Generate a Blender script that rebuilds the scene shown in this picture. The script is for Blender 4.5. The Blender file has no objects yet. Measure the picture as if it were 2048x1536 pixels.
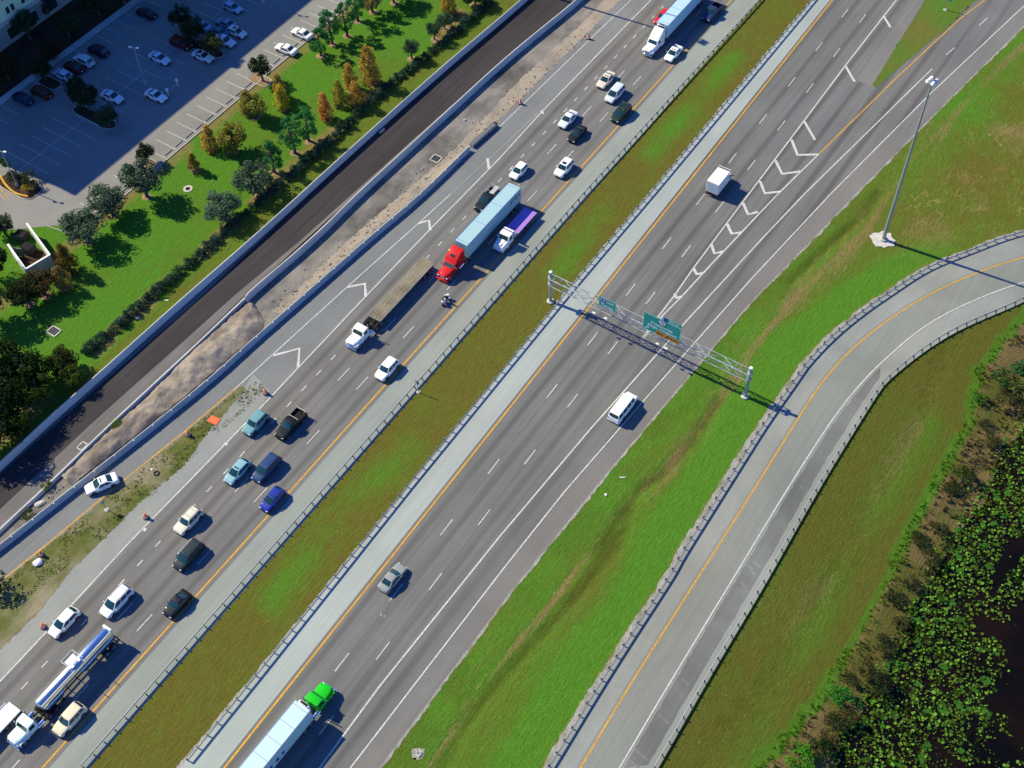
import bpy, bmesh, math, random
import numpy as np
from mathutils import Vector, Matrix
R = math.radians
# ------------------------------------------------------------------ camera, sky, sun, exposure
CAM_F, CAM_TILT, CAM_ROLL, CAM_YAW, CAM_H = 2473.56, 0.6442673, -0.0396022, 0.6178051, 154.043
SUN_EL, SUN_AZ = R(41.2), R(5.8)            # shadows run along SUN_AZ from +X
scene = bpy.context.scene
ROOT = scene.collection
cam_data = bpy.data.cameras.new('camera'); cam = bpy.data.objects.new('camera', cam_data); ROOT.objects.link(cam)
CAM_R = Matrix.Rotation(CAM_YAW, 3, 'Z') @ Matrix.Rotation(CAM_TILT, 3, 'X') @ Matrix.Rotation(CAM_ROLL, 3, 'Z')
cam.matrix_world = Matrix.Translation((0, 0, CAM_H)) @ CAM_R.to_4x4()
cam_data.sensor_width = 36; cam_data.lens = CAM_F/2048*36; cam_data.clip_end = 9000; cam_data.clip_start = 1
scene.camera = cam
world = bpy.data.worlds.new('World'); scene.world = world; world.use_nodes = True
wn = world.node_tree; wn.nodes.clear()
sky = wn.nodes.new('ShaderNodeTexSky'); sky.sky_type = 'NISHITA'; sky.sun_disc = False
sky.sun_elevation = SUN_EL; sky.sun_rotation = R(264.2); sky.ozone_density = 6.0; sky.air_density = 1.0; sky.dust_density = 0.3; sky.altitude = 150
hs = wn.nodes.new('ShaderNodeHueSaturation'); hs.inputs['Saturation'].default_value = 1.26; hs.inputs['Hue'].default_value = .518
bg = wn.nodes.new('ShaderNodeBackground'); bg.inputs['Strength'].default_value = 0.135
wo = wn.nodes.new('ShaderNodeOutputWorld')
wn.links.new(sky.outputs[0], hs.inputs['Color']); wn.links.new(hs.outputs[0], bg.inputs['Color']); wn.links.new(bg.outputs[0], wo.inputs['Surface'])
sd = bpy.data.lights.new('sun', 'SUN'); sd.energy = 4.6; sd.angle = R(0.53); sd.color = (1.0, 0.895, 0.585)
sun = bpy.data.objects.new('sun', sd); ROOT.objects.link(sun)
sdir = Vector((math.cos(SUN_AZ)*math.cos(SUN_EL), math.sin(SUN_AZ)*math.cos(SUN_EL), -math.sin(SUN_EL)))
sun.rotation_euler = sdir.to_track_quat('-Z', 'Y').to_euler(); sun.location = (-300, 60, 300)
scene.view_settings.view_transform = 'Standard'; scene.view_settings.look = 'None'
scene.view_settings.exposure = 0.62; scene.view_settings.gamma = 1
scene.cycles.max_bounces = 6; scene.cycles.transparent_max_bounces = 8

# ------------------------------------------------------------------ helpers
def G(px, py, z=0.0):
    """surveyed position (metres) of a point of the photograph that lies at height z"""
    d = CAM_R @ Vector((px-1024, -(py-768), -CAM_F)); t = (z-CAM_H)/d.z
    return Vector((d.x*t, d.y*t, z))
def on_plane(px, py, p0, n):
    d = CAM_R @ Vector((px-1024, -(py-768), -CAM_F)); o = Vector((0, 0, CAM_H))
    t = (Vector(p0)-o).dot(n)/d.dot(n); return o+d*t
def height_of(b, t):
    """height of a vertical thing from its base and top in the photograph"""
    B = G(*b); best = (1e9, 1)
    Ri = CAM_R.transposed()
    for k in range(1, 400):
        c = Ri @ (B+Vector((0, 0, k*.1))-Vector((0, 0, CAM_H)))
        x, y = 1024+CAM_F*c.x/-c.z, 768-CAM_F*c.y/-c.z
        e = math.hypot(x-t[0], y-t[1])
        if e < best[0]: best = (e, k*.1)
    return best[1]
def W(pts, z=0.0): return [G(a, b, z).xy for a, b in pts]

def link(o, parent=None):
    ROOT.objects.link(o)
    if parent: o.parent = parent
    return o
def tag(o, label=None, cat=None, group=None, kind=None):
    if label: o['label'] = label
    if cat: o['category'] = cat
    if group: o['group'] = group
    if kind: o['kind'] = kind
    return o
def thing(name, loc, rz, label, cat, group=None):
    o = bpy.data.objects.new(name, None); o.empty_display_size = .5; ROOT.objects.link(o)
    o.location = loc; o.rotation_euler = (0, 0, rz); tag(o, label, cat, group); return o

class MB:
    def __init__(s): s.v = []; s.f = []; s.m = []
    def add(s, vs, fs, mi=0):
        n = len(s.v); s.v += [tuple(x) for x in vs]; s.f += [tuple(i+n for i in f) for f in fs]; s.m += [mi]*len(fs); return s
    def box(s, c, d, rz=0, mi=0, rx=0):
        M = Matrix.Translation(c) @ Matrix.Rotation(rz, 4, 'Z') @ Matrix.Rotation(rx, 4, 'X')
        vs = [M @ Vector((x*d[0]/2, y*d[1]/2, z*d[2]/2)) for z in (-1, 1) for y in (-1, 1) for x in (-1, 1)]
        return s.add(vs, [(0, 2, 3, 1), (4, 5, 7, 6), (0, 1, 5, 4), (2, 6, 7, 3), (0, 4, 6, 2), (1, 3, 7, 5)], mi)
    def bbox(s, c, d, b=.05, mi=0, rz=0):
        """box with chamfered edges"""
        x, y, z = d[0]/2, d[1]/2, d[2]/2; M = Matrix.Translation(c) @ Matrix.Rotation(rz, 4, 'Z')
        vs = []; idx = {}
        for sx in (-1, 1):
            for sy in (-1, 1):
                for sz in (-1, 1):
                    for a in range(3):
                        q = [sx*(x-b), sy*(y-b), sz*(z-b)]; q[a] = (sx*x, sy*y, sz*z)[a]
                        idx[(sx, sy, sz, a)] = len(vs); vs.append(M @ Vector(q))
        fs = []
        for a in range(3):
            o = [i for i in range(3) if i != a]
            for sg in (-1, 1):
                q = []
                for (p, r) in ((-1, -1), (1, -1), (1, 1), (-1, 1)):
                    k = [0, 0, 0]; k[a] = sg; k[o[0]] = p; k[o[1]] = r; q.append(idx[(*k, a)])
                fs.append(tuple(q))
            for p in (-1, 1):
                for r in (-1, 1):
                    q = []
                    for sg, ax in ((-1, o[0]), (1, o[0]), (1, o[1]), (-1, o[1])):
                        k = [0, 0, 0]; k[a] = sg; k[o[0]] = p; k[o[1]] = r; q.append(idx[(*k, ax)])
                    fs.append(tuple(q))
        for sx in (-1, 1):
            for sy in (-1, 1):
                for sz in (-1, 1): fs.append(tuple(idx[(sx, sy, sz, a)] for a in range(3)))
        return s.add(vs, fs, mi)
    def tube(s, p0, p1, r0, r1=None, n=8, mi=0, cap=True):
        p0, p1 = Vector(p0), Vector(p1); r1 = r0 if r1 is None else r1
        d = (p1-p0).normalized(); a = d.orthogonal().normalized(); b = d.cross(a)
        vs = [p+(a*math.cos(2*math.pi*i/n)+b*math.sin(2*math.pi*i/n))*r for p, r in ((p0, r0), (p1, r1)) for i in range(n)]
        fs = [(i, (i+1) % n, n+(i+1) % n, n+i) for i in range(n)]
        if cap: fs += [tuple(range(n-1, -1, -1)), tuple(range(n, 2*n))]
        return s.add(vs, fs, mi)
    def path(s, pts, r, n=6, mi=0):
        for a, b in zip(pts, pts[1:]): s.tube(a, b, r, r, n, mi)
        return s
    def loft(s, rings, mi=0, cap=True, closed=True):
        n = len(rings[0]); vs = [p for r in rings for p in r]; fs = []
        for k in range(len(rings)-1):
            for i in range(n if closed else n-1):
                j = (i+1) % n; fs.append((k*n+i, k*n+j, (k+1)*n+j, (k+1)*n+i))
        if cap: fs += [tuple(range(n-1, -1, -1)), tuple((len(rings)-1)*n+i for i in range(n))]
        return s.add(vs, fs, mi)
    def lathe(s, prof, n=16, c=(0, 0, 0), mi=0):
        return s.loft([[(c[0]+r*math.cos(2*math.pi*i/n), c[1]+r*math.sin(2*math.pi*i/n), c[2]+z) for i in range(n)] for r, z in prof], mi)
    def side(s, prof, hw, inset=.1, shrink=.94, mi=0):
        """side profile (y,z) swept across x between -hw and hw (hw may depend on z), rounded towards the flanks"""
        h = hw if callable(hw) else (lambda z: hw)
        cy = sum(p[0] for p in prof)/len(prof); cz = sum(p[1] for p in prof)/len(prof)
        rings = []
        for k, ins, sh in ((-1, 0, shrink), (-1, inset, 1), (1, inset, 1), (1, 0, shrink)):
            rings.append([(k*(h(z)-ins), cy+(y-cy)*sh, cz+(z-cz)*sh) for y, z in prof])
        return s.loft(rings, mi)
    def quadpane(s, q, off=.012, mi=0, th=.0):
        q = [Vector(p) for p in q]; n = (q[1]-q[0]).cross(q[3]-q[0]).normalized()*off
        a = [p+n for p in q]; b = [p-n for p in q]
        return s.add(a+b, [(0, 1, 2, 3), (7, 6, 5, 4), (0, 4, 5, 1), (1, 5, 6, 2), (2, 6, 7, 3), (3, 7, 4, 0)], mi)
    def mesh(s, name, mats, smooth=None):
        me = bpy.data.meshes.new(name); me.from_pydata(s.v, [], s.f)
        for m in (mats if isinstance(mats, (list, tuple)) else [mats]): me.materials.append(m)
        me.polygons.foreach_set('material_index', s.m)
        bm = bmesh.new(); bm.from_mesh(me); bmesh.ops.recalc_face_normals(bm, faces=bm.faces); bm.to_mesh(me); bm.free()
        if smooth is not None:
            me.polygons.foreach_set('use_smooth', [True]*len(me.polygons)); me.set_sharp_from_angle(angle=R(smooth))
        me.update(); return me
    def build(s, name, mats, parent=None, smooth=None, loc=(0, 0, 0), rz=0, color=None):
        o = bpy.data.objects.new(name, s.mesh(name, mats, smooth)); link(o, parent); o.location = loc; o.rotation_euler = (0, 0, rz)
        if color: o.color = (*color, 1)
        return o

# ------------------------------------------------------------------ materials
def newmat(name):
    m = bpy.data.materials.new(name); m.use_nodes = True; nt = m.node_tree
    return m, nt, nt.nodes['Principled BSDF']
def plain(name, col, rough=.6, metal=0, coat=0, spec=.5, var=0.0, vs=3.0, emit=None):
    m, nt, b = newmat(name); b.inputs['Base Color'].default_value = (*col, 1); b.inputs['Roughness'].default_value = rough
    b.inputs['Metallic'].default_value = metal; b.inputs['Coat Weight'].default_value = coat; b.inputs['Specular IOR Level'].default_value = spec
    if var:
        tc = nt.nodes.new('ShaderNodeTexCoord'); n = nt.nodes.new('ShaderNodeTexNoise'); n.inputs['Scale'].default_value = vs; n.inputs['Detail'].default_value = 5
        mr = nt.nodes.new('ShaderNodeMapRange'); mr.inputs[1].default_value = .25; mr.inputs[2].default_value = .75; mr.inputs[3].default_value = 1-var; mr.inputs[4].default_value = 1+var
        mx = nt.nodes.new('ShaderNodeMix'); mx.data_type = 'RGBA'; mx.blend_type = 'MULTIPLY'; mx.inputs[0].default_value = 1
        mx.inputs[6].default_value = (*col, 1)
        nt.links.new(tc.outputs['Object'], n.inputs['Vector']); nt.links.new(n.outputs[0], mr.inputs[0]); nt.links.new(mr.outputs[0], mx.inputs[7]); nt.links.new(mx.outputs[2], b.inputs['Base Color'])
    return m
class NT:
    """little node-graph writer working on world position"""
    def __init__(s, name):
        s.m, s.nt, s.b = newmat(name); s.geo = s.nt.nodes.new('ShaderNodeNewGeometry'); s.pos = s.geo.outputs['Position']
    def n(s, t, **kw):
        x = s.nt.nodes.new(t)
        for k, v in kw.items(): setattr(x, k, v)
        return x
    def set(s, sock, v):
        if hasattr(v, 'is_output'): s.nt.links.new(v, sock)
        elif isinstance(v, (tuple, list)) and len(v) == 3 and sock.type == 'RGBA': sock.default_value = (*v, 1)
        else: sock.default_value = v
    def math(s, op, a, b=None, c=None):
        x = s.n('ShaderNodeMath', operation=op); s.set(x.inputs[0], a)
        if b is not None: s.set(x.inputs[1], b)
        if c is not None: s.set(x.inputs[2], c)
        return x.outputs[0]
    def noise(s, scale, detail=4, stretch=(1, 1, 1), rough=.55, dist=0, off=(0, 0, 0)):
        mp = s.n('ShaderNodeMapping'); mp.inputs['Scale'].default_value = stretch; mp.inputs['Location'].default_value = off; s.set(mp.inputs[0], s.pos)
        x = s.n('ShaderNodeTexNoise'); x.inputs['Scale'].default_value = scale; x.inputs['Detail'].default_value = detail; x.inputs['Roughness'].default_value = rough; x.inputs['Distortion'].default_value = dist
        s.set(x.inputs['Vector'], mp.outputs[0]); return x.outputs[0]
    def rng(s, v, a, b, c=0., d=1.):
        x = s.n('ShaderNodeMapRange'); x.clamp = True; s.set(x.inputs[0], v)
        for i, k in enumerate((a, b, c, d)): s.set(x.inputs[i+1], k)
        return x.outputs[0]
    def mix(s, f, a, b, blend='MIX'):
        x = s.n('ShaderNodeMix'); x.data_type = 'RGBA'; x.blend_type = blend; s.set(x.inputs[0], f); s.set(x.inputs[6], a); s.set(x.inputs[7], b); return x.outputs[2]
    def attr(s, name):
        x = s.n('ShaderNodeAttribute'); x.attribute_name = name; return x.outputs['Fac']
    def axis(s):
        x = s.n('ShaderNodeSeparateXYZ'); s.set(x.inputs[0], s.pos); return x.outputs
    def out(s, col, rough=.85, bump=None, bs=.3, bd=.05, spec=.3):
        s.set(s.b.inputs['Base Color'], col); s.set(s.b.inputs['Roughness'], rough); s.b.inputs['Specular IOR Level'].default_value = spec
        if bump is not None:
            x = s.n('ShaderNodeBump'); x.inputs['Strength'].default_value = bs; x.inputs['Distance'].default_value = bd; s.set(x.inputs['Height'], bump); s.set(s.b.inputs['Normal'], x.outputs[0])
        return s.m
def pave(name, col, dark=.75, tracks=None, streak=.12, patch=.1, slope=0.0, crack=0.0, fine=.1):
    """worn pavement: fine grain, long streaks along the road, wide patches, darker wheel paths, cracks"""
    t = NT(name)
    g = t.rng(t.noise(6, 3), .3, .7, 1-fine, 1+fine); l = t.rng(t.noise(1.0, 5, (1.6, .035, 1)), .3, .7, 1-streak, 1+streak); p = t.rng(t.noise(.07, 5, dist=.6), .3, .7, 1-patch, 1+patch)
    v = t.math('MULTIPLY', t.math('MULTIPLY', g, l), p)
    if tracks:
        x0, per, amt = tracks; ax = t.axis(); xx = t.math('SUBTRACT', ax[0], t.math('MULTIPLY', ax[1], slope))
        w = t.math('COSINE', t.math('MULTIPLY', t.math('SUBTRACT', xx, x0), 2*math.pi/per))
        w2 = t.math('COSINE', t.math('MULTIPLY', t.math('SUBTRACT', xx, x0), 4*math.pi/per))
        w = t.math('ADD', t.math('MULTIPLY', w, .6), t.math('MULTIPLY', w2, .4))
        k = t.math('MULTIPLY', t.rng(w, -.2, 1, 0, amt), t.rng(t.noise(.05, 3, (1, .2, 1)), .3, .65, .35, 1))
        v = t.math('MULTIPLY', v, t.math('SUBTRACT', 1, k))
    c = t.mix(1.0, col, v, 'MULTIPLY')
    tint = t.noise(.12, 3, (1, .15, 1), off=(7, 3, 0)); c = t.mix(t.rng(tint, .45, .7, 0, .35), c, t.mix(1, c, (1.12, 1.0, .9), 'MULTIPLY'))
    if crack:
        vo = t.n('ShaderNodeTexVoronoi', feature='DISTANCE_TO_EDGE'); vo.inputs['Scale'].default_value = .35; t.set(vo.inputs['Vector'], t.pos)
        c = t.mix(t.rng(vo.outputs[0], 0, .012, crack, 0), c, (.05, .05, .05))
    return t.out(c, .88, t.noise(14, 3), .25, .02, .25)

def paint_mark(name, col, wear=.42):
    t = NT(name); w = t.rng(t.noise(3, 5), .35, .7, 1, 1-wear); s = t.rng(t.noise(.3, 3), .35, .65, .85, 1.0)
    return t.out(t.mix(1, col, t.math('MULTIPLY', w, s), 'MULTIPLY'), .7)
M = {}
M['lane_wb'] = pave('lane_asphalt', (.146, .146, .144), tracks=(-88.6, 3.42, .34), crack=.12)
M['lane_eb'] = pave('lane_asphalt_east', (.138, .140, .139), tracks=(-67.55, 3.66, .37), slope=.0108, crack=.1)
M['should_eb'] = pave('shoulder_asphalt', (.160, .157, .149), streak=.07)
M['exit_asph'] = pave('grey_asphalt', (.165, .175, .178), streak=.10, patch=.12)
M['conc'] = pave('shoulder_concrete', (.305, .345, .330), streak=.06, patch=.09, fine=.06)
M['conc_west'] = pave('worn_shoulder_concrete', (.235, .262, .240), streak=.07, patch=.10, fine=.06)
M['conc_dull'] = pave('worn_concrete', (.232, .247, .232), streak=.06, patch=.16)
M['black_asph'] = pave('new_black_asphalt', (.034, .030, .033), streak=.25, patch=.2)
M['road_base'] = pave('road_base_course', (.135, .128, .125), streak=.15, patch=.22)
M['ramp'] = pave('ramp_asphalt', (.190, .204, .183), streak=.07, patch=.10)
M['ramp_sh'] = pave('ramp_shoulder_asphalt', (.225, .24, .222), streak=.05, patch=.20, fine=.12)
M['ramp_dark'] = pave('ramp_patch_asphalt', (.140, .147, .144), streak=.08, patch=.30, fine=.12)
M['lot'] = pave('parking_lot_asphalt', (.205, .205, .196), streak=.03, patch=.16)
M['ramp_mend'] = pave('ramp_mended_asphalt', (.172, .18, .172), streak=.1, patch=.3)
M['walk'] = pave('sidewalk_concrete', (.40, .40, .38), streak=.0, patch=.08)
M['white'] = paint_mark('white_road_paint', (.62, .63, .60))
M['oldwhite'] = paint_mark('faded_white_paint', (.40, .42, .40), .4)
M['yellow'] = paint_mark('yellow_road_paint', (.68, .36, .03))
def soil(name, a, b, c, sc=.5, st=(1, 1, 1)):
    t = NT(name); n1 = t.noise(sc, 7, st, .6, .4); n2 = t.noise(sc*6, 5); n3 = t.noise(sc*.18, 4)
    col = t.mix(t.rng(n1, .35, .65), a, b); col = t.mix(t.rng(n3, .45, .65), col, c); col = t.mix(t.rng(n2, .55, .75, 0, .5), col, a)
    return t.out(col, .95, t.math('ADD', n1, t.math('MULTIPLY', n2, .4)), .9, .25, .1)
M['dirt'] = soil('scraped_dirt', (.165, .155, .142), (.245, .228, .205), (.085, .083, .080), .55, (1, .45, 1))
M['tan'] = soil('tan_sand', (.30, .25, .19), (.36, .31, .25), (.24, .21, .175), .9, (1, .3, 1))
M['heap'] = soil('dug_earth', (.235, .20, .165), (.33, .285, .24), (.165, .14, .115), 1.3)
M['gravel'] = soil('gravel_edge', (.28, .27, .25), (.38, .36, .33), (.2, .2, .14), 2.0)
M['mulch'] = soil('mulch', (.05, .03, .02), (.08, .05, .03), (.03, .02, .015), 1.5)
M['mulchtan'] = soil('pale_mulch', (.26, .17, .10), (.33, .22, .14), (.2, .15, .08), 1.5)
M['barrier'] = pave('barrier_concrete', (.46, .47, .45), streak=.05, patch=.12)
M['pad'] = plain('pad_concrete', (.46, .44, .40), .9, var=.2, vs=1.5)
M['galv'] = plain('galvanised_steel', (.34, .38, .38), .5, .45, var=.12, vs=1.5)
M['galvd'] = plain('weathered_steel', (.26, .28, .29), .6, .5, var=.15)
M['dark'] = plain('black_plastic', (.012, .012, .014), .8, spec=.15)
M['tyre'] = plain('tyre_rubber', (.018, .018, .019), .8)
M['rim'] = plain('alloy_wheel', (.42, .42, .44), .35, .7)
M['chrome'] = plain('chrome', (.75, .76, .78), .12, 1.0)
M['glass'] = plain('vehicle_glass', (.010, .040, .042), .07, 0, .0, .7)
M['lamp'] = plain('lamp_glass', (.72, .74, .74), .15, 0, 1.0)
M['red_lamp'] = plain('tail_lamp_glass', (.30, .012, .010), .2, 0, .6)
M['wood'] = soil('deck_wood', (.235, .205, .150), (.30, .265, .19), (.165, .145, .11), 1.4, (3, .25, 1))
M['orange'] = plain('orange_plastic', (.72, .11, .022), .5)
M['stripe'] = plain('reflective_white', (.75, .75, .75), .5)
M['sign_green'] = plain('sign_green', (.0, .33, .26), .45, var=.06)
M['sign_white'] = plain('sign_white', (.70, .74, .72), .5)
M['sign_blue'] = plain('sign_blue', (.010, .05, .30), .45)
M['sign_orange'] = plain('sign_amber', (.62, .24, .008), .5)
M['sign_black'] = plain('sign_black', (.01, .01, .01), .5)
M['trim'] = plain('grey_metal', (.20, .20, .21), .5, .5)
M['alum'] = plain('polished_aluminium', (.74, .77, .78), .27, 1.0)
M['metal_white'] = plain('white_enamel', (.74, .75, .74), .35, 0, .3)
M['red_dirt'] = plain('red_frame', (.12, .04, .03), .7)
def objpaint(name, rough, coat, metal=0):
    m, nt, b = newmat(name); oi = nt.nodes.new('ShaderNodeObjectInfo'); nt.links.new(oi.outputs['Color'], b.inputs['Base Color'])
    b.inputs['Roughness'].default_value = rough; b.inputs['Coat Weight'].default_value = coat; b.inputs['Coat Roughness'].default_value = .03; b.inputs['Specular IOR Level'].default_value = .12; b.inputs['Metallic'].default_value = metal
    return m
M['paint'] = objpaint('car_paint', .5, .25)
M['panel'] = objpaint('trailer_panel', .5, .1)
def leafmat(name, trans=.30, lo=.55, hi=1.6):
    m, nt, b = newmat(name); nt.nodes.remove(b); oi = nt.nodes.new('ShaderNodeObjectInfo'); ge = nt.nodes.new('ShaderNodeNewGeometry')
    mr = nt.nodes.new('ShaderNodeMapRange'); mr.inputs[3].default_value = lo; mr.inputs[4].default_value = hi; nt.links.new(ge.outputs['Random Per Island'], mr.inputs[0])
    mx = nt.nodes.new('ShaderNodeMix'); mx.data_type = 'RGBA'; mx.blend_type = 'MULTIPLY'; mx.inputs[0].default_value = 1
    nt.links.new(oi.outputs['Color'], mx.inputs[6]); nt.links.new(mr.outputs[0], mx.inputs[7])
    hsv = nt.nodes.new('ShaderNodeHueSaturation'); mh = nt.nodes.new('ShaderNodeMath'); mh.operation = 'MULTIPLY_ADD'; mh.inputs[1].default_value = .05; mh.inputs[2].default_value = .475
    nt.links.new(ge.outputs['Random Per Island'], mh.inputs[0]); nt.links.new(mh.outputs[0], hsv.inputs['Hue']); nt.links.new(mx.outputs[2], hsv.inputs['Color'])
    d = nt.nodes.new('ShaderNodeBsdfDiffuse'); t = nt.nodes.new('ShaderNodeBsdfTranslucent'); ms = nt.nodes.new('ShaderNodeMixShader'); ms.inputs[0].default_value = trans
    nt.links.new(hsv.outputs[0], d.inputs[0]); nt.links.new(hsv.outputs[0], t.inputs[0]); nt.links.new(d.outputs[0], ms.inputs[1]); nt.links.new(t.outputs[0], ms.inputs[2])
    nt.links.new(ms.outputs[0], nt.nodes['Material Output'].inputs[0]); return m
M['leaf'] = leafmat('leaves'); M['pad_leaf'] = leafmat('lily_leaves', .15, .12, 1.7)
M['bark'] = plain('bark', (.10, .075, .055), .95, var=.3, vs=4)
# ------------------------------------------------------------------ terrain (one sheet: lawns, median, verges, bank, pond basin)
rng = np.random.default_rng(7)
def pdist(P, poly):
    """distance of points P (n,2) from a polyline"""
    d = np.full(len(P), 1e9)
    for a, b in zip(poly, poly[1:]):
        a = np.array(a); b = np.array(b); ab = b-a; t = np.clip(((P-a)@ab)/(ab@ab), 0, 1); q = a+t[:, None]*ab
        d = np.minimum(d, np.hypot(*(P-q).T))
    return d
def vnoise(P, s, seed):
    r = np.random.default_rng(seed); N = 64; t = r.random((N, N)); u = P/s; i = np.floor(u).astype(int); f = u-i; f = f*f*(3-2*f)
    g = lambda a, b: t[(i[:, 0]+a) % N, (i[:, 1]+b) % N]
    return (g(0, 0)*(1-f[:, 0])+g(1, 0)*f[:, 0])*(1-f[:, 1])+(g(0, 1)*(1-f[:, 0])+g(1, 1)*f[:, 0])*f[:, 1]
def side_x(P, poly):
    """signed east-west distance from a polyline running north (positive = east of it)"""
    q = sorted([tuple(p) for p in poly], key=lambda p: p[1]); ys = [p[1] for p in q]; xs = [p[0] for p in q]
    return P[:, 0]-np.interp(P[:, 1], ys, xs)
RUT_TAN = W([(1480, 757), (1419, 826), (1356, 907), (1305, 961), (1254, 1014), (1216, 1055), (1165, 1126), (1124, 1181), (1064, 1253), (1005, 1320), (964, 1369), (912, 1449), (861, 1534)])
RUT_TAN2 = W([(1888, 254), (1821, 321), (1767, 405), (1733, 456), (1687, 498), (1640, 545), (1594, 597), (1545, 650), (1500, 704), (1470, 757)])
RUT_TAN3 = W([(2048, 88), (1955, 177), (1888, 254)])
RUT_DK = W([(1757, 383), (1727, 431), (1660, 488), (1580, 563)])
RUT_DK2 = W([(1440, 800), (1390, 880), (1330, 945), (1270, 985), (1195, 1110)])
RUT_DK3 = W([(1270, 985), (1240, 1080), (1180, 1160), (1090, 1260), (1005, 1355), (930, 1450), (880, 1536)])
RUT_BAND = W([(1450, 757), (1400, 840), (1340, 905), (1270, 985), (1200, 1070)])
RAMP_L = W([(2048, 466), (2000, 480), (1937, 505), (1851, 538), (1776, 589), (1727, 622), (1665, 672), (1609, 731), (1596, 752), (1532, 842), (1492, 905), (1429, 1005), (1355, 1122), (1347, 1142), (1222, 1332), (1099, 1534)])
BANK = W([(2048, 640), (2010, 680), (1955, 750), (1939, 852), (1888, 945), (1845, 1020), (1789, 1133), (1733, 1242), (1687, 1322), (1618, 1429), (1540, 1515), (1510, 1560)])
WATER = W([(2120, 790), (2040, 850), (1995, 900), (1965, 985), (1920, 1040), (1875, 1110), (1830, 1190), (1800, 1260), (1765, 1330), (1720, 1400), (1680, 1460), (1660, 1540), (1650, 1600)])
RAIL_R = W([(2048, 600), (2024, 612), (1928, 652), (1875, 681), (1821, 719), (1770, 762), (1757, 778), (1701, 866), (1634, 976), (1540, 1142), (1500, 1211), (1425, 1335), (1309, 1538)])
def ext(poly, s=60):
    """continue a polyline straight on at both ends"""
    p = [Vector(q) for q in poly]; return [p[0]+(p[0]-p[1]).normalized()*s]+p+[p[-1]+(p[-1]-p[-2]).normalized()*s]
RAMP_LX, BANKX, WATERX, RAIL_RX = ext(RAMP_L), ext(BANK), ext(WATER), ext(RAIL_R)
TREE_BASES = []      # filled below, used for worn rings on the lawn
E_EDGE = W([(2048, 51), (1928, 169), (1829, 268), (1709, 390), (1618, 485), (1500, 605), (1381, 746), (1228, 928), (1058, 1138), (1020, 1184), (758, 1536)])
E_EDGEX = ext(E_EDGE)
GX0, GX1, GY0, GY1, GS = -236, 84, -32, 264, .8
nx, ny = int((GX1-GX0)/GS)+1, int((GY1-GY0)/GS)+1
gx, gy = np.meshgrid(GX0+np.arange(nx)*GS, GY0+np.arange(ny)*GS); P = np.stack([gx.ravel(), gy.ravel()], 1)
P[:, :] += 0
lush = np.full(len(P), .3); wear = np.zeros(len(P)); z = np.full(len(P), 0.0)
X, Y = P[:, 0], P[:, 1]
n5, n12, n2, n30 = vnoise(P, 5, 1), vnoise(P, 12, 2), vnoise(P, 2.0, 3), vnoise(P, 30, 4)
nst = vnoise(P*np.array([1, .12]), 1.6, 9)
sm = lambda a, b, v: np.clip((v-a)/(b-a), 0, 1)**2*(3-2*np.clip((v-a)/(b-a), 0, 1))
lawn = X < -123
lush[lawn] = .95+.5*(n12[lawn]-.5)+.25*(n5[lawn]-.5)
wear = np.where(lawn, .75*(1-sm(.3, 3.5, np.abs(X+147.6)))*sm(.2, .6, n5+.15), wear)
wear = np.where(lawn, np.maximum(wear, .85*(1-sm(.5, 3.4, np.abs(X+127.2)))*sm(.3, .6, n5+.05)), wear)
strip = (X > -125.6) & (X < -120); lush[strip] = .42+.3*(n5[strip]-.5); wear[strip] = .15*n5[strip]
med = (X > -80) & (X < -66)
mu = np.exp(-((X+74.0-2*(n30-.5))/2.2)**2)
lush[med] = (.12+.75*mu*sm(.35, .75, n12)+.25*(n5-.5))[med]; wear[med] = (.22*sm(.5, .8, n12)*sm(.3, .7, nst)+.15*(1-sm(0, 1.6, np.abs(X+70.6))))[med]
gore = (X > -115) & (X < -95); lush[gore] = .25+.5*n5[gore]; wear[gore] = .9*sm(.35, .6, .6*n5[gore]+.4*n2[gore])
ve = X > -62
dE = side_x(P, E_EDGEX); dR = -side_x(P, RAMP_LX); top = sm(135, 175, Y)
l2 = .50+.22*(1-sm(2, 6, np.abs(dE-2)))+.75*(1-sm(4.5, 8, dR))*(1-.6*top)+.45*(n12-.5)
l2 = l2*(1-.6*top*sm(5, 14, dE))+.15*sm(.6, .8, n12)*top
w2 = np.maximum.reduce([1.1*np.exp(-(pdist(P, RUT_TAN)/.55)**2), .8*np.exp(-(pdist(P, RUT_TAN2)/.8)**2), .55*np.exp(-(pdist(P, [(p[0]+1.9, p[1]) for p in RUT_TAN])/.4)**2), .6*np.exp(-(pdist(P, [(p[0]-1.7, p[1]+.4) for p in RUT_TAN2])/.7)**2), .6*np.exp(-(pdist(P, RUT_TAN3)/1.2)**2), .62*np.exp(-(pdist(P, RUT_BAND)/2.3)**2)])
w2 = w2*(.45+.8*nst); w2 = np.maximum(w2, .8*np.exp(-(pdist(P, RUT_BAND)/3.2)**2)*sm(.5, .8, nst)); w2 = np.maximum(w2, .75*np.exp(-(pdist(P, RUT_TAN)/2.6)**2)*sm(.55, .85, nst)); w2 = np.maximum(w2, .7*np.exp(-(pdist(P, RUT_TAN2)/3.5)**2)*sm(.5, .8, nst))
w2 = np.maximum(w2, .8*(1-sm(.2, 1.9, dR))*sm(.2, .55, n2*.5+n5*.5+.1)); w2 = np.maximum(w2, top*sm(.42, .75, .6*n12+.4*n5)*sm(6, 12, dE)*.8); l2 = l2+.35*top*(vnoise(P, 8, 41)-.5)
w2 = np.maximum(w2, .7*(1-sm(.0, .8, np.abs(dE))))
lush[ve] = l2[ve]; wear[ve] = w2[ve]
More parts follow.
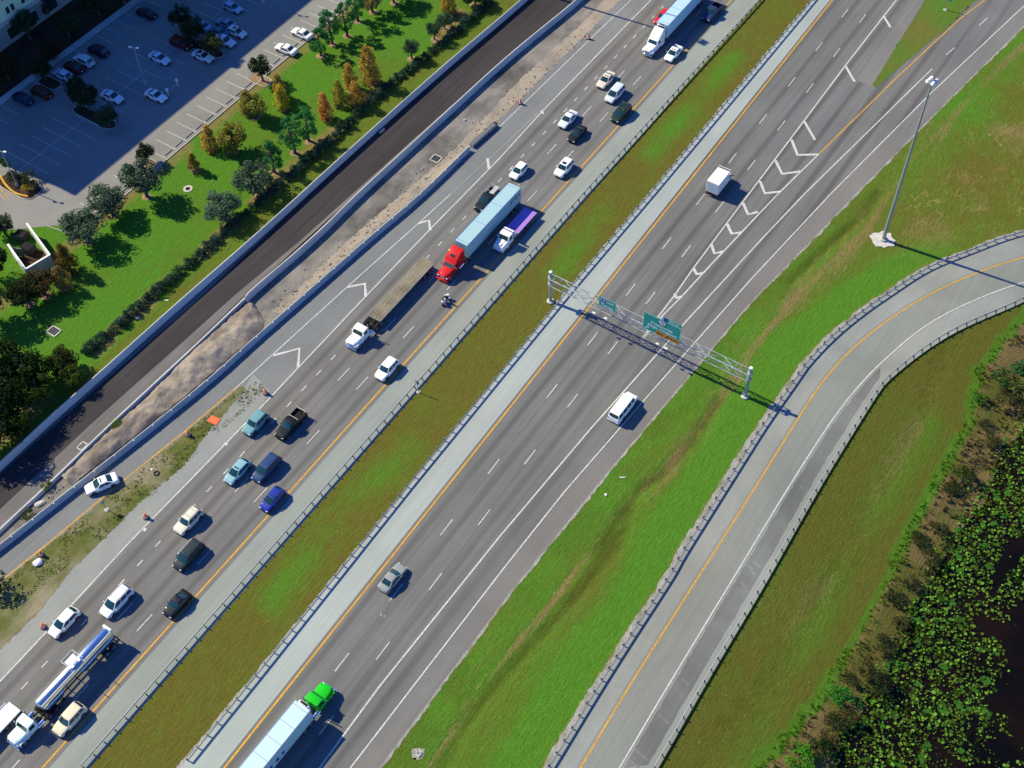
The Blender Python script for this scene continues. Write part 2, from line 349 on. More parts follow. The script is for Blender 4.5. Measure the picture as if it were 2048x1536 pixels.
dk = np.maximum.reduce([np.exp(-(pdist(P, q)/.55)**2) for q in (RUT_DK, RUT_DK2, RUT_DK3)])*(.3+n2)
z -= .42*dk*ve; z -= .10*np.exp(-(pdist(P, RUT_TAN)/.7)**2)*ve; z += .10*(n2-.5)*ve*sm(.5, 2, dE)*sm(1.2, 2.5, dR)
# east of the ramp: mown slope, weedy bank, pond basin
dG = side_x(P, RAIL_RX); east = dG > 0; dB = side_x(P, BANKX); dW = side_x(P, WATERX)
l3 = .14+.55*np.exp(-((dG-9-2*(n30-.5))/2.5)**2)*sm(.4, .7, n12)+.3*(n12-.5)+.45*(1-sm(0, 2, dG))*sm(.45, .6, n5); l3 = np.where(dB > -.9-.9*(n5-.3), 1.15, l3)
w3 = .30*np.exp(-((dB+6.5)/2.2)**2)*sm(.35, .7, nst)+.35*sm(.55, .8, n12); w3 = np.where(dB > -.9-.9*(n5-.3), 0, w3)
w3 = np.where(dB > .4, .45+.55*sm(.35, .65, n5*.6+n2*.4), w3); l3 = np.where(dB > .4, .1+.35*n5, l3)
lush[east] = l3[east]; wear[east] = w3[east]
zb = -.1*np.exp(-((dB+6)/1.0)**2)-.06*sm(.4, .9, nst)*(np.abs(dB+7) < 4)-1.0*sm(-.2, 6, dB)-1.2*sm(-.5, 5, dW)+.22*(n2-.5)*sm(-.5, 1, dB)
z = np.where(east & (dG > .8), zb, z)
scrub = np.where(east, sm(.0, 1.0, dB), 0.0)
faces = []
ii = np.arange(nx*ny).reshape(ny, nx); faces = np.stack([ii[:-1, :-1], ii[:-1, 1:], ii[1:, 1:], ii[1:, :-1]], -1).reshape(-1, 4)
gm = bpy.data.meshes.new('ground'); BX = 4500
ring = [(-BX, -BX), (BX, -BX), (BX, BX), (-BX, BX)]; c4 = [(GX0, GY0), (GX0+(nx-1)*GS, GY0), (GX0+(nx-1)*GS, GY0+(ny-1)*GS), (GX0, GY0+(ny-1)*GS)]
V = np.concatenate([np.column_stack([P, z]), [(a, b, -.04) for a, b in ring], [(a, b, -.04) for a, b in c4]]); k = len(P)
gm.from_pydata(V.tolist(), [], faces.tolist()+[(k+i, k+(i+1) % 4, k+4+(i+1) % 4, k+4+i) for i in range(4)])
clip = np.where(ve & ~east, .55*top*sm(5, 9, dE)*sm(3, 6, dR), 0.0); deep = np.where(east & (dB < 0), .75, 0.0); deep = np.where(ve & ~east, np.maximum(2.2*dk, .42*(1-sm(2.5, 5, dE))*(1-top)*sm(.35, .6, n5)), deep); deep = np.where(east, np.maximum(deep, 1.6*np.exp(-((dB+5.2)/.35)**2)*sm(.3, .5, n5)+1.4*np.exp(-((dB+7.6)/.3)**2)*sm(.4, .6, n2)), deep)
for nm, arr in (('lush', lush), ('wear', wear), ('scrub', scrub), ('clip', clip), ('deep', deep)):
    a = gm.attributes.new(nm, 'FLOAT', 'POINT'); a.data.foreach_set('value', np.concatenate([np.clip(arr, 0, 1.2), np.full(8, .3 if nm == 'lush' else 0)]).astype(np.float32))
gm.polygons.foreach_set('use_smooth', [True]*len(gm.polygons))
t = NT('grass'); nA = t.noise(.8, 6, (1, .35, 1)); nB = t.noise(4, 6, rough=.65); nC = t.noise(.13, 4); nD = t.noise(2.0, 6, (1.3, .30, 1), .62)
L = t.math('ADD', t.attr('lush'), t.math('MULTIPLY', t.math('SUBTRACT', nA, .5), .9)); Wr = t.math('ADD', t.attr('wear'), t.math('MULTIPLY', t.math('SUBTRACT', nD, .5), .7))
Wr = t.math('ADD', Wr, t.math('MULTIPLY', t.math('SUBTRACT', nB, .5), .5))
c = t.mix(t.rng(L, .05, 1.0), (.104, .099, .018), (.066, .176, .016)); c = t.mix(t.rng(nC, .4, .62, 0, .45), c, t.mix(1, c, (1.10, .98, .95), 'MULTIPLY'))
c = t.mix(t.rng(Wr, .32, .85, 0, .9), c, t.mix(nB, (.145, .100, .040), (.26, .18, .085)))
c = t.mix(t.rng(t.math('MULTIPLY', t.attr('deep'), .55), 0, 1), c, (.050, .062, .010))
c = t.mix(t.math('MULTIPLY', t.attr('scrub'), t.rng(nB, .45, .62, 0, .85)), c, (.040, .050, .014))
cl = t.math('ABSOLUTE', t.math('SUBTRACT', t.noise(.42, 4, (1, .55, 1), .5, .8), .5)); c = t.mix(t.math('MULTIPLY', t.math('MULTIPLY', t.rng(cl, .004, .022, 1, 0), t.rng(t.noise(.09, 2, off=(5, 5, 0)), .42, .6)), t.attr('clip')), c, (.30, .24, .10))
c = t.mix(t.rng(t.noise(3.2, 2, off=(3, 9, 0)), .70, .76, 0, .7), c, (.34, .33, .16))
c = t.mix(1, c, t.rng(nB, .3, .7, .74, 1.24), 'MULTIPLY'); c = t.mix(1, c, t.rng(nD, .3, .7, .86, 1.14), 'MULTIPLY')
gm.materials.append(t.out(c, .95, t.math('ADD', nB, nD), 1.0, .11, .05))
gm.update(); tag(link(bpy.data.objects.new('ground', gm)), kind='structure')

# ------------------------------------------------------------------ flat paved sheets and paint
def dens(pts, step, jit, closed=True, seed=0):
    r = random.Random(seed); out = []; n = len(pts)
    for i in range(n if closed else n-1):
        a, b = Vector(pts[i]), Vector(pts[(i+1) % n]); d = (b-a).length; k = max(1, int(d/step)) if jit else 1
        nrm = Vector((-(b-a).y, (b-a).x)).normalized() if d else Vector((0, 0))
        for j in range(k):
            p = a.lerp(b, j/k)
            if jit and j: p = p+nrm*r.gauss(0, jit)
            out.append(p)
    if not closed: out.append(Vector(pts[-1]))
    return out
def sheet(name, pts, zz, m, jit=0, step=.7, parent=None, kind='structure', seed=1):
    q = dens(pts, step, jit, True, seed); bm = bmesh.new(); vs = [bm.verts.new((p.x, p.y, zz)) for p in q]; f = bm.faces.new(vs)
    bmesh.ops.triangulate(bm, faces=[f]); bmesh.ops.recalc_face_normals(bm, faces=bm.faces)
    bmesh.ops.reverse_faces(bm, faces=[f for f in bm.faces if f.normal.z < 0])
    me = bpy.data.meshes.new(name); bm.to_mesh(me); bm.free(); me.materials.append(m)
    o = link(bpy.data.objects.new(name, me), parent)
    if kind and not parent: o['kind'] = kind
    return o
def ribbon(name, line, w0, w1, zz, m, jit=.12, step=.6, seed=1):
    """ragged strip between offsets w0 and w1 of a line"""
    r = random.Random(seed); P = [Vector(p) for p in line]; Q = []
    for a, b in zip(P, P[1:]):
        k = max(1, int((b-a).length/step)); Q += [a.lerp(b, j/k) for j in range(k)]
    Q.append(P[-1]); A, B = offs(Q, w0), offs(Q, w1); n = len(Q); sg = (B[0]-A[0]).normalized(); f = 0; vs = []
    for p, q in zip(A, B):
        f = f*.6+r.gauss(0, jit); d = (q-p).normalized(); vs.append((p, q+d*max(f, -(q-p).length*.8)))
    mb = MB(); mb.add([(p.x, p.y, zz) for p, q in vs]+[(q.x, q.y, zz) for p, q in vs], [(i, i+1, n+i+1, n+i) for i in range(n-1)])
    return tag(mb.build(name, m), kind='structure')
def offs(pts, d):
    p = [Vector(q) for q in pts]; out = []
    for i in range(len(p)):
        t = (p[min(i+1, len(p)-1)]-p[max(i-1, 0)]).normalized(); out.append(p[i]+Vector((-t.y, t.x))*d)
    return out
def band(mb, pts, w, zz, mi=0):
    """painted line of width w along a polyline"""
    a, b = offs(pts, w/2), offs(pts, -w/2); n = len(a)
    return mb.add([(p.x, p.y, zz) for p in a]+[(p.x, p.y, zz) for p in b], [(n+i, n+i+1, i+1, i) for i in range(n-1)], mi)
def smooth_line(pts, n=3):
    p = [Vector(q) for q in pts]
    for _ in range(n):
        q = [p[0]]
        for a, b in zip(p, p[1:]): q += [a.lerp(b, .25), a.lerp(b, .75)]
        p = q+[p[-1]]
    return p
rev = lambda l: list(reversed(list(l)))
# parking lot, sidewalk, beds
LOT_Z = .02
lot = sheet('parking_lot', [(-148.3, 84), (-148.3, 330), (-185.6, 330), (-185.6, 60), (-176, 60), (-172, 72), (-160, 74.5), (-154.5, 79.3)], LOT_Z, M['lot'])
sheet('sidewalk', [(-187.4, 60), (-185.6, 60), (-185.6, 330), (-187.4, 330)], .12, M['walk'])
sheet('planting_bed', [(-198, 60), (-187.4, 60), (-187.4, 330), (-198, 330)], .03, M['mulch'])
mb = MB()
for y in np.arange(86.5, 240, 2.78): mb.box((-151.2, y, LOT_Z+.006), (5.0, .11, .004))
for y in np.arange(86.0, 240, 2.78):
    mb.box((-169.2, y, LOT_Z+.006), (10.6, .10, .004)); mb.box((-183.0, y, LOT_Z+.006), (5.0, .10, .004))
mb.box((-169.2, 160, LOT_Z+.010), (.1, 150, .003))
mb.build('stall_line', M['white'], lot)
mb = MB(); mb.box((-148.2, 207, .06), (.18, 246, .16)); mb.path([(-148.3, 84, .06), (-149.6, 80.2, .06), (-154.5, 79.3, .06)], .09); mb.build('kerb', M['walk'], lot)
def island(px, py, lx, ly, m, label_rz=0):
    c = G(px, py); q = []
    for i in range(20):
        a = i/20*2*math.pi; q.append((c.x+lx/2*math.copysign(abs(math.cos(a))**.5, math.cos(a)), c.y+ly/2*math.copysign(abs(math.sin(a))**.6, math.sin(a))))
    s = sheet('planted_island', q, .10, m); k = MB(); k.path([(x, y, .08) for x, y in q+[q[0]]], .085, 6); k.build('kerb', M['walk'], s); return s
island(190, 235, 10.5, 2.6, M['mulch']); island(405, 95, 10.5, 2.6, M['mulch']); island(100, 166, 5, 2.6, M['mulch']); island(520, 160, 5.0, 2.6, M['mulchtan']); island(300, 330, 4.6, 2.4, M['mulchtan']); island(40, 372, 9, 4.2, M['mulch'])
mb = MB(); band(mb, smooth_line(W([(0, 352), (12, 372), (30, 388), (56, 394)])), .35, .19); mb.build('painted_kerb', M['yellow'], lot)
mb = MB()
for a, b in (((0, 372), (18, 400)), ((0, 388), (12, 402)), ((0, 380), (24, 392))): band(mb, W([a, b]), .12, LOT_Z+.006)
mb.build('yellow_hatching', M['yellow'], lot)
# construction carriageway between the two walls
road_c = sheet('construction_road', [(-123.3, -40), (-123.6, 40), (-123.0, 60), (-121.6, 99), (-121.4, 122), (-119.2, 173), (-114, 300), (-104, 300), (-109.6, 183), (-112.4, 139), (-114.2, 87), (-114.6, 53), (-114.9, 32), (-115.3, -40)], .02, M['road_base'])
sheet('new_asphalt', [(-122.3, -40), (-122.2, 40), (-121.5, 60), (-120.5, 80), (-120.4, 99), (-120.5, 122), (-118.6, 173), (-114, 300), (-104, 300), (-110.2, 183), (-113.0, 139), (-114.7, 100), (-115.9, 86), (-117.3, 53), (-117.6, 32), (-118, -40)], .032, M['black_asph'], parent=road_c)
# bare dirt
d1 = W([(1241, 0), (1152, 89), (1058, 183), (1000, 240), (960, 275)])
sheet('dirt_strip', [(-116, -20), (-114.7, 32), (-114.5, 87), (-112.6, 139), (-109.8, 183), (-104, 300), (-96, 300)]+d1+W([(939, 297), (640, 563), (416, 761), (279, 871), (142, 978), (0, 1091), (-120, 1190)]), .02, M['dirt'])
sheet('sand_strip', W([(1244, -3), (1152, 88), (1058, 182), (990, 246), (935, 296), (855, 372), (746, 463), (640, 557), (560, 627), (545, 622), (600, 575), (690, 487), (760, 425), (850, 350), (915, 292), (965, 240), (1040, 160), (1100, 105), (1165, 45), (1208, 0)]), .03, M['tan'], .16, .35)
# dug earth: a real lumpy heap
hx = W([(500, 605), (455, 640), (398, 690), (345, 740), (300, 790), (250, 835), (195, 885), (120, 950)])
hb = W([(512, 615), (535, 650), (500, 682), (455, 720), (416, 755), (350, 810), (279, 866), (215, 916), (142, 972)])
mb = MB(); rows = []
L1, L2 = smooth_line(hx, 1), smooth_line(hb, 1); K = 120
def at_t(L, u):
    s = u*(len(L)-1); i = min(int(s), len(L)-2); return Vector(L[i]).lerp(Vector(L[i+1]), s-i)
pp = np.array([at_t(L1, i/K).lerp(at_t(L2, i/K), j/16) for i in range(K+1) for j in range(17)])
hgt = .08+.9*vnoise(pp, 3.2, 21)*np.array([math.sin(math.pi*min(1, max(0, j/16)))**.7 for i in range(K+1) for j in range(17)])*np.array([min(1, 6*i/K, 6*(1-i/K)) for i in range(K+1) for j in range(17)])+.34*(vnoise(pp, .55, 23)-.3)+.6*vnoise(pp, 1.1, 22)*np.array([math.sin(math.pi*j/16) for i in range(K+1) for j in range(17)])
mb.add([(p[0], p[1], h) for p, h in zip(pp, hgt)], [(i*17+j, i*17+j+1, (i+1)*17+j+1, (i+1)*17+j) for i in range(K) for j in range(16)])
tag(mb.build('earth_bank', M['heap'], smooth=60), kind='structure')
# westbound carriageway
LINE2 = W([(1302, 0), (1178, 127), (1084, 223.5), (1000, 316), (929, 388.5), (863, 456), (731, 593.5), (596.5, 735.7), (520, 817), (355.5, 986), (254, 1090), (139, 1215), (0, 1363)]); LINE2x = ext(LINE2)
YL = [(-83.2, 300), (-83.3, 198), (-83.4, 155), (-83.62, 88), (-83.66, 20), (-83.66, -40)]
SEAM = [(x+.75, y) for x, y in YL]
GORE_T = W([(1000, 298), (901, 388.5), (838, 446), (695.5, 573), (543, 711.5), (470, 778)])
EXY = W([(470, 778), (371, 862), (228.5, 976), (114, 1072.5), (30, 1140)]); EXYx = EXY+[Vector(EXY[-1])+(Vector(EXY[-1])-Vector(EXY[-2])).normalized()*40]
B3 = W([(939, 297), (855, 372), (746, 463), (639, 560), (416, 758), (279, 869), (142, 976), (0, 1090)]); B3x = B3+[Vector(B3[-1])+(Vector(B3[-1])-Vector(B3[-2])).normalized()*40]
wb = sheet('westbound_shoulder', [(-90, 300), (-96, 300)]+d1+B3x+[LINE2x[-1]]+rev(LINE2x), .024, M['exit_asph'])
sheet('grass_gore', W([(482, 773), (492, 780), (416, 864), (366, 933), (292, 994), (193, 1093), (144, 1140), (77, 1225), (0, 1300), (-60, 1360)])+[EXYx[-1]]+rev([(p[0]+.35, p[1]) for p in EXYx[:-1]]), .034, soil('gore_turf', (.075, .108, .020), (.125, .12, .038), (.25, .215, .145), .7, (1, .5, 1)), .13, .3)
sheet('concrete_shoulder', W([(489, 775), (507, 748), (540, 782), (520, 817), (355.5, 986), (254, 1090), (139, 1215), (0, 1363), (-60, 1425), (-60, 1360), (0, 1300), (77, 1225), (144, 1140), (193, 1093), (292, 994), (366, 933), (416, 864)]), .030, M['conc_dull'], .03)
lw = sheet('westbound_road', [(p.x-.1, p.y) for p in LINE2x]+rev([(x, y) for x, y in SEAM]), .028, M['lane_wb'])
sheet('median_shoulder_west', SEAM+rev([(-78.3, 300), (-78.55, 135), (-78.6, 40), (-78.6, -40)]), .026, M['conc_west'], .0)
mb = MB()
band(mb, LINE2, .21, .040); band(mb, W([(1261.6, 0), (1000, 253), (997, 256)]), .16, .036); band(mb, W([(901, 388.5), (838, 446), (695.5, 573), (543, 711.5), (470, 778)]), .17, .036)
band(mb, W([(1075, 226), (1000, 298), (950, 343), (901, 388.5)]), .10, .036, 1)
for q in ([(836.5, 447), (858, 441), (860.6, 461)], [(694, 574.5), (730, 567.5), (731.5, 594)], [(547, 711), (599, 697), (596, 735)], [(975, 317), (978, 339)], [(1083, 221), (1086, 228)]):
    band(mb, W(q), .46, .038)
for q in ((449, 886), (286, 1057)): c = G(*q); mb.box((c.x+.3, c.y, .034), (.6, .5, .004))
mb.build('white_marking', [M['white'], M['oldwhite']], lw)
mb = MB(); band(mb, YL, .26, .040); band(mb, EXYx, .22, .040); mb.build('yellow_edge_line', M['yellow'], lw)
mb = MB()
for q, tops in ((-86.87, [168.7+12.19*i for i in range(-14, 6)]), (-90.39, [168.5+12.19*i for i in range(-14, 6)])):
    for yy in tops: mb.box((q, yy-1.52, .034), (.14, 3.05, .004))
for i in range(-18, 40):
    yy = 76.7+3.655*i
    if round(yy) in (33, 26, 60): continue
    mb.box((-93.92, yy-.6, .034), (.17, 1.15, .004))
mb.build('lane_line', M['white'], lw)
mb = MB(); r = random.Random(19)
for xx in (-86.73, -90.26, -93.78): band(mb, [(xx+.08*math.sin(y*.11+xx), y) for y in np.arange(-40, 300, 4.)], .045, .0325)
for _ in range(18):
    y = r.uniform(15, 190); x = r.uniform(-96.5, -84); q = [(x, y)]
    for _ in range(5): q.append((q[-1][0]+r.uniform(-.5, .5), q[-1][1]+r.uniform(.6, 1.6)))
    band(mb, q, .045, .0327)
mb.build('crack_seal', plain('bitumen_seal', (.055, .055, .056), .7), lw)
# eastbound carriageway
EBY = W([(1664.6, 0), (1500, 211.4), (1370.8, 370), (1200.6, 583.3), (1062, 758.5), (1020, 812), (760.5, 1139), (500, 1471), (440, 1546)]); EBY = [Vector((-65.95+.0105*(200-y), y)) for y in (300, 200, 100, 0, -40)]
eb = sheet('eastbound_road', [(p.x-.55, p.y) for p in EBY]+rev(E_EDGEX), .024, M['lane_eb'])
C_L = W([(2048, 12), (1864, 184.6), (1660.5, 389), (1500, 561), (1325, 758.5), (1127, 986), (1005, 1140), (701, 1536)])
C_Lx = ext(C_L)
sheet('outer_shoulder', [(p.x+.25, p.y) for p in C_Lx]+rev(E_EDGEX), .028, M['should_eb'])
ge = [Vector(p) for p in E_EDGEX]
geo_ = ge if ge[0].y < ge[-1].y else rev(ge); ribbon('gravel_edge', geo_, .15, -.32, .022, M['gravel'], .07, .4)
sheet('median_shoulder_east', [(p.x-.52, p.y) for p in EBY]+[(-68.7, -40), (-68.95, 40), (-69.75, 117), (-69.5, 208), (-69.3, 300)], .026, M['conc'], .0)
ribbon('gravel_edge', [(-68.6, -40), (-68.9, 40), (-69.7, 117), (-69.4, 208), (-69.2, 300)], -.1, .42, .022, M['gravel'], .06, .35)
sheet('grass_triangle', W([(1860, -10), (1850.5, 0), (1800, 80), (1745, 171), (1751.5, 175), (1829, 110), (1885, 64), (1952, 0), (1975, -22)])+[(-37, 300), (-50, 300)], .040, soil('triangle_turf', (.085, .135, .018), (.065, .155, .016), (.115, .12, .026), .3, (1, .5, 1)), .10, .35)
sheet('gore_shoulder', W([(1821, 0), (1787.6, 53.5), (1711, 160), (1750, 177), (1745, 171), (1800, 80), (1850, 0), (1880, -50), (1850, -50)]), .032, M['should_eb'])
mb = MB()
A_L = W([(1793, 0), (1767.6, 32), (1691, 131), (1608, 242), (1500, 385), (1452, 448.7), (1386, 537.6), (1349, 591), (1316, 634), (1276.8, 688)])
band(mb, ext(A_L)[:-1], .24, .040); band(mb, W([(1638, 308), (1556, 388), (1518, 428), (1429, 522), (1360.6, 596), (1327.6, 629), (1277, 688)]), .24, .040)
B_L = W([(1864, 138), (1607, 390), (1520, 482), (1363, 653), (1337.7, 682), (1268, 760), (1177.8, 861.7), (1000, 1072.5), (947, 1138.5), (757.8, 1374.6), (639, 1536)])
band(mb, B_L+[ext(B_L)[-1]], .22, .040); band(mb, C_Lx, .20, .040)
for q in ([(1767, 32), (1781, 55)], [(1691, 132), (1709, 163.5)], [(1608.5, 243), (1630, 280)]): band(mb, W(q), .46, .036)
for q in ([(1583, 279.6), (1595, 310), (1636.5, 309)], [(1551, 321), (1564, 348), (1601, 343)], [(1520, 362.6), (1529.5, 386.5), (1561.5, 383.5)], [(1486, 406), (1496, 429), (1515.5, 424)], [(1454, 447.7), (1463.4, 467.5), (1483, 465)], [(1422.4, 488), (1429, 507), (1447, 503)], [(1386.5, 536), (1393.6, 548.8), (1406, 546)], [(1349, 587), (1353, 596), (1363, 593.5)]):
    band(mb, W(q), .52, .036)
for a, b in (((1892, 110), (1909.4, 95.5)), ((1958, 51), (1975, 36))): band(mb, W([a, b]), .16, .036)
for d, base in ((3.86, 147.1), (7.5, 147.26)):
    for i in range(-14, 8):
        yy = base+12.26*i
        if d < 5 and yy < 96: yy -= 4.15
        xx = -65.95+.0105*(200-yy)+d-(.02 if d < 5 else 0); band(mb, [(xx, yy), (xx+.033, yy-3.1)], .15, .036)
c = G(762, 1230)
for dx, dy, a in ((0, 0, .16), (.5, .1, .1), (-.2, .3, .1)): mb.box((c.x+dx, c.y+dy, .036), (a, .2, .004), .5)
mb.build('white_marking', M['white'], eb)
mb = MB()
for d in (3.98, 7.62): band(mb, [(-65.95+.0105*(200-y)+d+.10*math.sin(y*.13), y) for y in np.arange(-40, 300, 4.)], .045, .0295)
r = random.Random(12)
for _ in range(16):
    y = r.uniform(25, 200); x = -65.95+.0105*(200-y)+r.uniform(.6, 10.5); q = [(x, y)]
    for _ in range(5): q.append((q[-1][0]+r.uniform(-.5, .5), q[-1][1]+r.uniform(.6, 1.6)))
    band(mb, q, .045, .0297)
mb.build('crack_seal', plain('bitumen_seal', (.055, .055, .056), .7), eb)
mb = MB(); band(mb, EBY, .26, .040); band(mb, ext(W([(1969.6, 0), (1917.5, 40), (1794, 155), (1638, 308)]))[:-1], .22, .040); mb.build('yellow_edge_line', M['yellow'], eb)
# loop ramp
RY = smooth_line(W([(2048, 514.5), (1968, 538.6), (1848, 592), (1733, 669.7), (1650, 752), (1567, 884), (1510, 976), (1406, 1140), (1260, 1369), (1162, 1534)])); RYx = ext(RY)
RW = smooth_line(W([(2048, 565), (1995, 581), (1901, 621.5), (1834.5, 661.7), (1767.6, 720.5), (1730, 757), (1671, 828), (1580, 969), (1490, 1118), (1332.6, 1377), (1240, 1534)])); RWx = ext(RW)
RL = smooth_line(RAMP_L); RLx = ext(RL); RR = smooth_line(RAIL_R); RRx = ext(RR)
ramp = sheet('loop_ramp', RLx+rev([(p.x+.35, p.y) for p in RRx]), .024, M['ramp_sh'], .0)
sheet('ramp_lane', [p for p in offs(RYx, -.45 if RY[0].y > RY[-1].y else .45)]+rev(offs(RWx, .25 if RY[0].y > RY[-1].y else -.25)), .028, M['ramp'], parent=ramp)
rlo = RLx if RLx[0].y < RLx[-1].y else rev(RLx); ribbon('gravel_edge', rlo, -.1, .75, .022, M['gravel'], .10, .4)
pa = [p for p in offs(RW, -.45 if RW[0].y < RW[-1].y else .45) if p.y < 128]; pb = [p for p in offs(RR, .95 if RR[0].y < RR[-1].y else -.95) if p.y < 126]
pa.sort(key=lambda p: p.y); pb.sort(key=lambda p: p.y); sheet('shoulder_patch', pa+rev(pb), .030, M['ramp_dark'], .06, .5, parent=ramp)
mb = MB(); band(mb, RWx, .19, .040); mb.build('white_edge_line', M['white'], ramp)
mb = MB(); band(mb, RYx, .22, .040); mb.build('yellow_edge_line', M['yellow'], ramp)
mb = MB(); r = random.Random(3)
for i in range(34):
    yy = r.uniform(25, 122); xa = np.interp(yy, [p.y for p in pa], [p.x for p in pa]); xb = np.interp(yy, [p.y for p in pb], [p.x for p in pb]); d = xb-xa
    a = xa+d*r.uniform(.05, .35); b = xa+d*r.uniform(.55, .95); band(mb, [Vector((a, yy+.1)), Vector((b, yy-.25))], r.choice((.04, .06, .1, .35)), .034+.00012*i)
mb.build('joint_seal', M['ramp_mend'], ramp)
# pond
t = NT('pond_water'); t.set(t.b.inputs['Base Color'], t.mix(t.rng(t.noise(.12, 3), .4, .65), (.003, .003, .0025), (.009, .005, .003))); t.b.inputs['Roughness'].default_value = .12; t.b.inputs['IOR'].default_value = 1.33; t.b.inputs['Specular IOR Level'].default_value = .25
bp = t.n('ShaderNodeBump'); bp.inputs['Strength'].default_value = .08; bp.inputs['Distance'].default_value = .05; t.set(bp.inputs['Height'], t.noise(1.5, 3)); t.set(t.b.inputs['Normal'], bp.outputs[0])
WZ = -1.15
sheet('water', [(p[0]-3, p[1]) for p in [Vector(q) for q in WATERX]]+[(GX1-1, 10), (GX1-1, 200)], WZ, t.m)

# loose rubble on the bare ground, weeds on the gore
r = random.Random(44); mb = MB()
def stone(x, y, z0, s):
    q = [Vector((r.uniform(.6, 1.2)*math.cos(a), r.uniform(.6, 1.2)*math.sin(a), 0)) for a in [i*math.pi/3 for i in range(6)]]; t0 = Vector((r.uniform(-.2, .2), r.uniform(-.2, .2), r.uniform(.5, .9)))
    mb.add([(x+p.x*s, y+p.y*s, z0) for p in q]+[(x+(p.x*.55+t0.x)*s, y+(p.y*.55+t0.y)*s, z0+t0.z*s) for p in q], [(i, (i+1) % 6, 6+(i+1) % 6, 6+i) for i in range(6)]+[tuple(range(6, 12))])
for _ in range(520):
    u = r.random(); q = at_t(b3e, u) if False else None
    yy = r.uniform(40, 178); xr = np.interp(yy, [30.8, 69.4, 95.1, 135.3, 183], [-113.1, -107.9, -106.2, -103.6, -100.5]); x = xr-abs(r.gauss(.5, 1.3))-.4
    stone(x, yy, .03+(.5 if yy < 84 else 0)*min(1, (xr-x)/2.5), r.choice((.06, .09, .12, .2)))
tag(mb.build('rubble', M['heap']), 'loose clods and stones scattered along the bare earth by the barrier', 'rubble', kind='stuff')
# ------------------------------------------------------------------ walls, barriers, guardrails
def wall(name, line, h, wb_, wt, label, cat, step=0, refl=0, base=0.0):
    """concrete barrier with a battered section swept along a line"""
    prof = [(-wb_/2, 0), (-wb_/2, .08), (-wb_*.32, .28), (-wt/2, h-.03), (-wt/2+.03, h), (wt/2-.03, h), (wt/2, h-.03), (wb_*.32, .28), (wb_/2, .08), (wb_/2, 0)]
    P = [Vector(p) for p in line]; rings = []
    for i, p in enumerate(P):
        tt = (P[min(i+1, len(P)-1)]-P[max(i-1, 0)]).normalized(); nn = Vector((tt.y, -tt.x))
        rings.append([(p.x+nn.x*a, p.y+nn.y*a, base+b) for a, b in prof])
    o = MB().loft(rings).build(name, M['barrier'], None, 30); tag(o, label, cat); return o
def resample(line, s):
    P = [Vector(p) for p in line]; out = [P[0]]; acc = 0
    for a, b in zip(P, P[1:]):
        L = (b-a).length; d = s-acc
        while d <= L: out.append(a.lerp(b, d/L)); d += s
        acc = (acc+L) % s
    return out
TOPH = 1.35
w1 = smooth_line(W([(1080, -35), (1020, 18), (881, 134.6), (686.6, 308.5), (520, 461), (355.5, 603.6), (183, 758.5), (91, 839), (0, 923), (-60, 980)], TOPH), 2)
w2a = smooth_line(W([(1240, -80), (1152, 0), (1076, 61), (1000, 124), (881, 233.6), (711, 388.5), (632, 469), (500, 581), (490, 594)], TOPH), 2)
w2b = smooth_line(W([(491, 594), (396, 685), (317, 758.5), (203, 864), (107, 958), (0, 1057), (-60, 1115)], .6), 2)
b3 = smooth_line(W([(938, 292), (840, 388.5), (746, 466.5), (639.7, 560.5), (500, 682), (416.5, 758.5), (279, 869), (142, 976), (0, 1088), (-60, 1135)], 1.1), 2)
wall('concrete_wall', w1, TOPH, .62, .20, 'long pale concrete wall between the green lawn strip and the black construction road', 'concrete wall')
wall('concrete_wall', w2a, TOPH, .62, .22, 'tall pale concrete wall between the black construction road and the scraped dirt strip', 'concrete wall')
wall('concrete_wall', w2b, .6, .55, .30, 'lower grey concrete wall beside the dug brown earth, continuing the taller wall', 'concrete wall')
br = wall('traffic_barrier', b3, 1.1, .60, .16, 'precast traffic barrier with small reflectors between the dirt and the exit lane', 'traffic barrier')
for i, p in enumerate(resample(b3, 3.66)):
    if i % 1 == 0 and i < 60:
        k = MB().box((p.x+.16, p.y, .95), (.12, .16, .22)); k.build('reflector', M['stripe'], br)
# crash cushion in front of the barrier
a, b = G(943, 290, .6).xy, G(990, 248, .6).xy; d = (b-a); L = d.length; rz = math.atan2(-d.x, d.y)
cc = thing('crash_cushion', (a.x, a.y, .024), rz, 'dark crash cushion of seven square bays at the end of the barrier', 'crash cushion')
nb = 7
for i in range(nb):
    y0 = L*i/nb; k = MB(); k.bbox((0, y0+L/nb/2, .42), (.72, L/nb-.10, .70), .04); k.build('bay', M['trim'], cc)
    k = MB(); k.box((0, y0, .45), (.92, .06, .86)); k.build('frame', M['galv'], cc)
k = MB(); k.box((-.47, L/2, .55), (.03, L, .32)); k.box((.47, L/2, .55), (.03, L, .32)); k.build('side_panel', M['galvd'], cc)
k = MB(); k.bbox((0, L+.16, .45), (.86, .3, .82), .1); k.build('nose', M['dark'], cc)
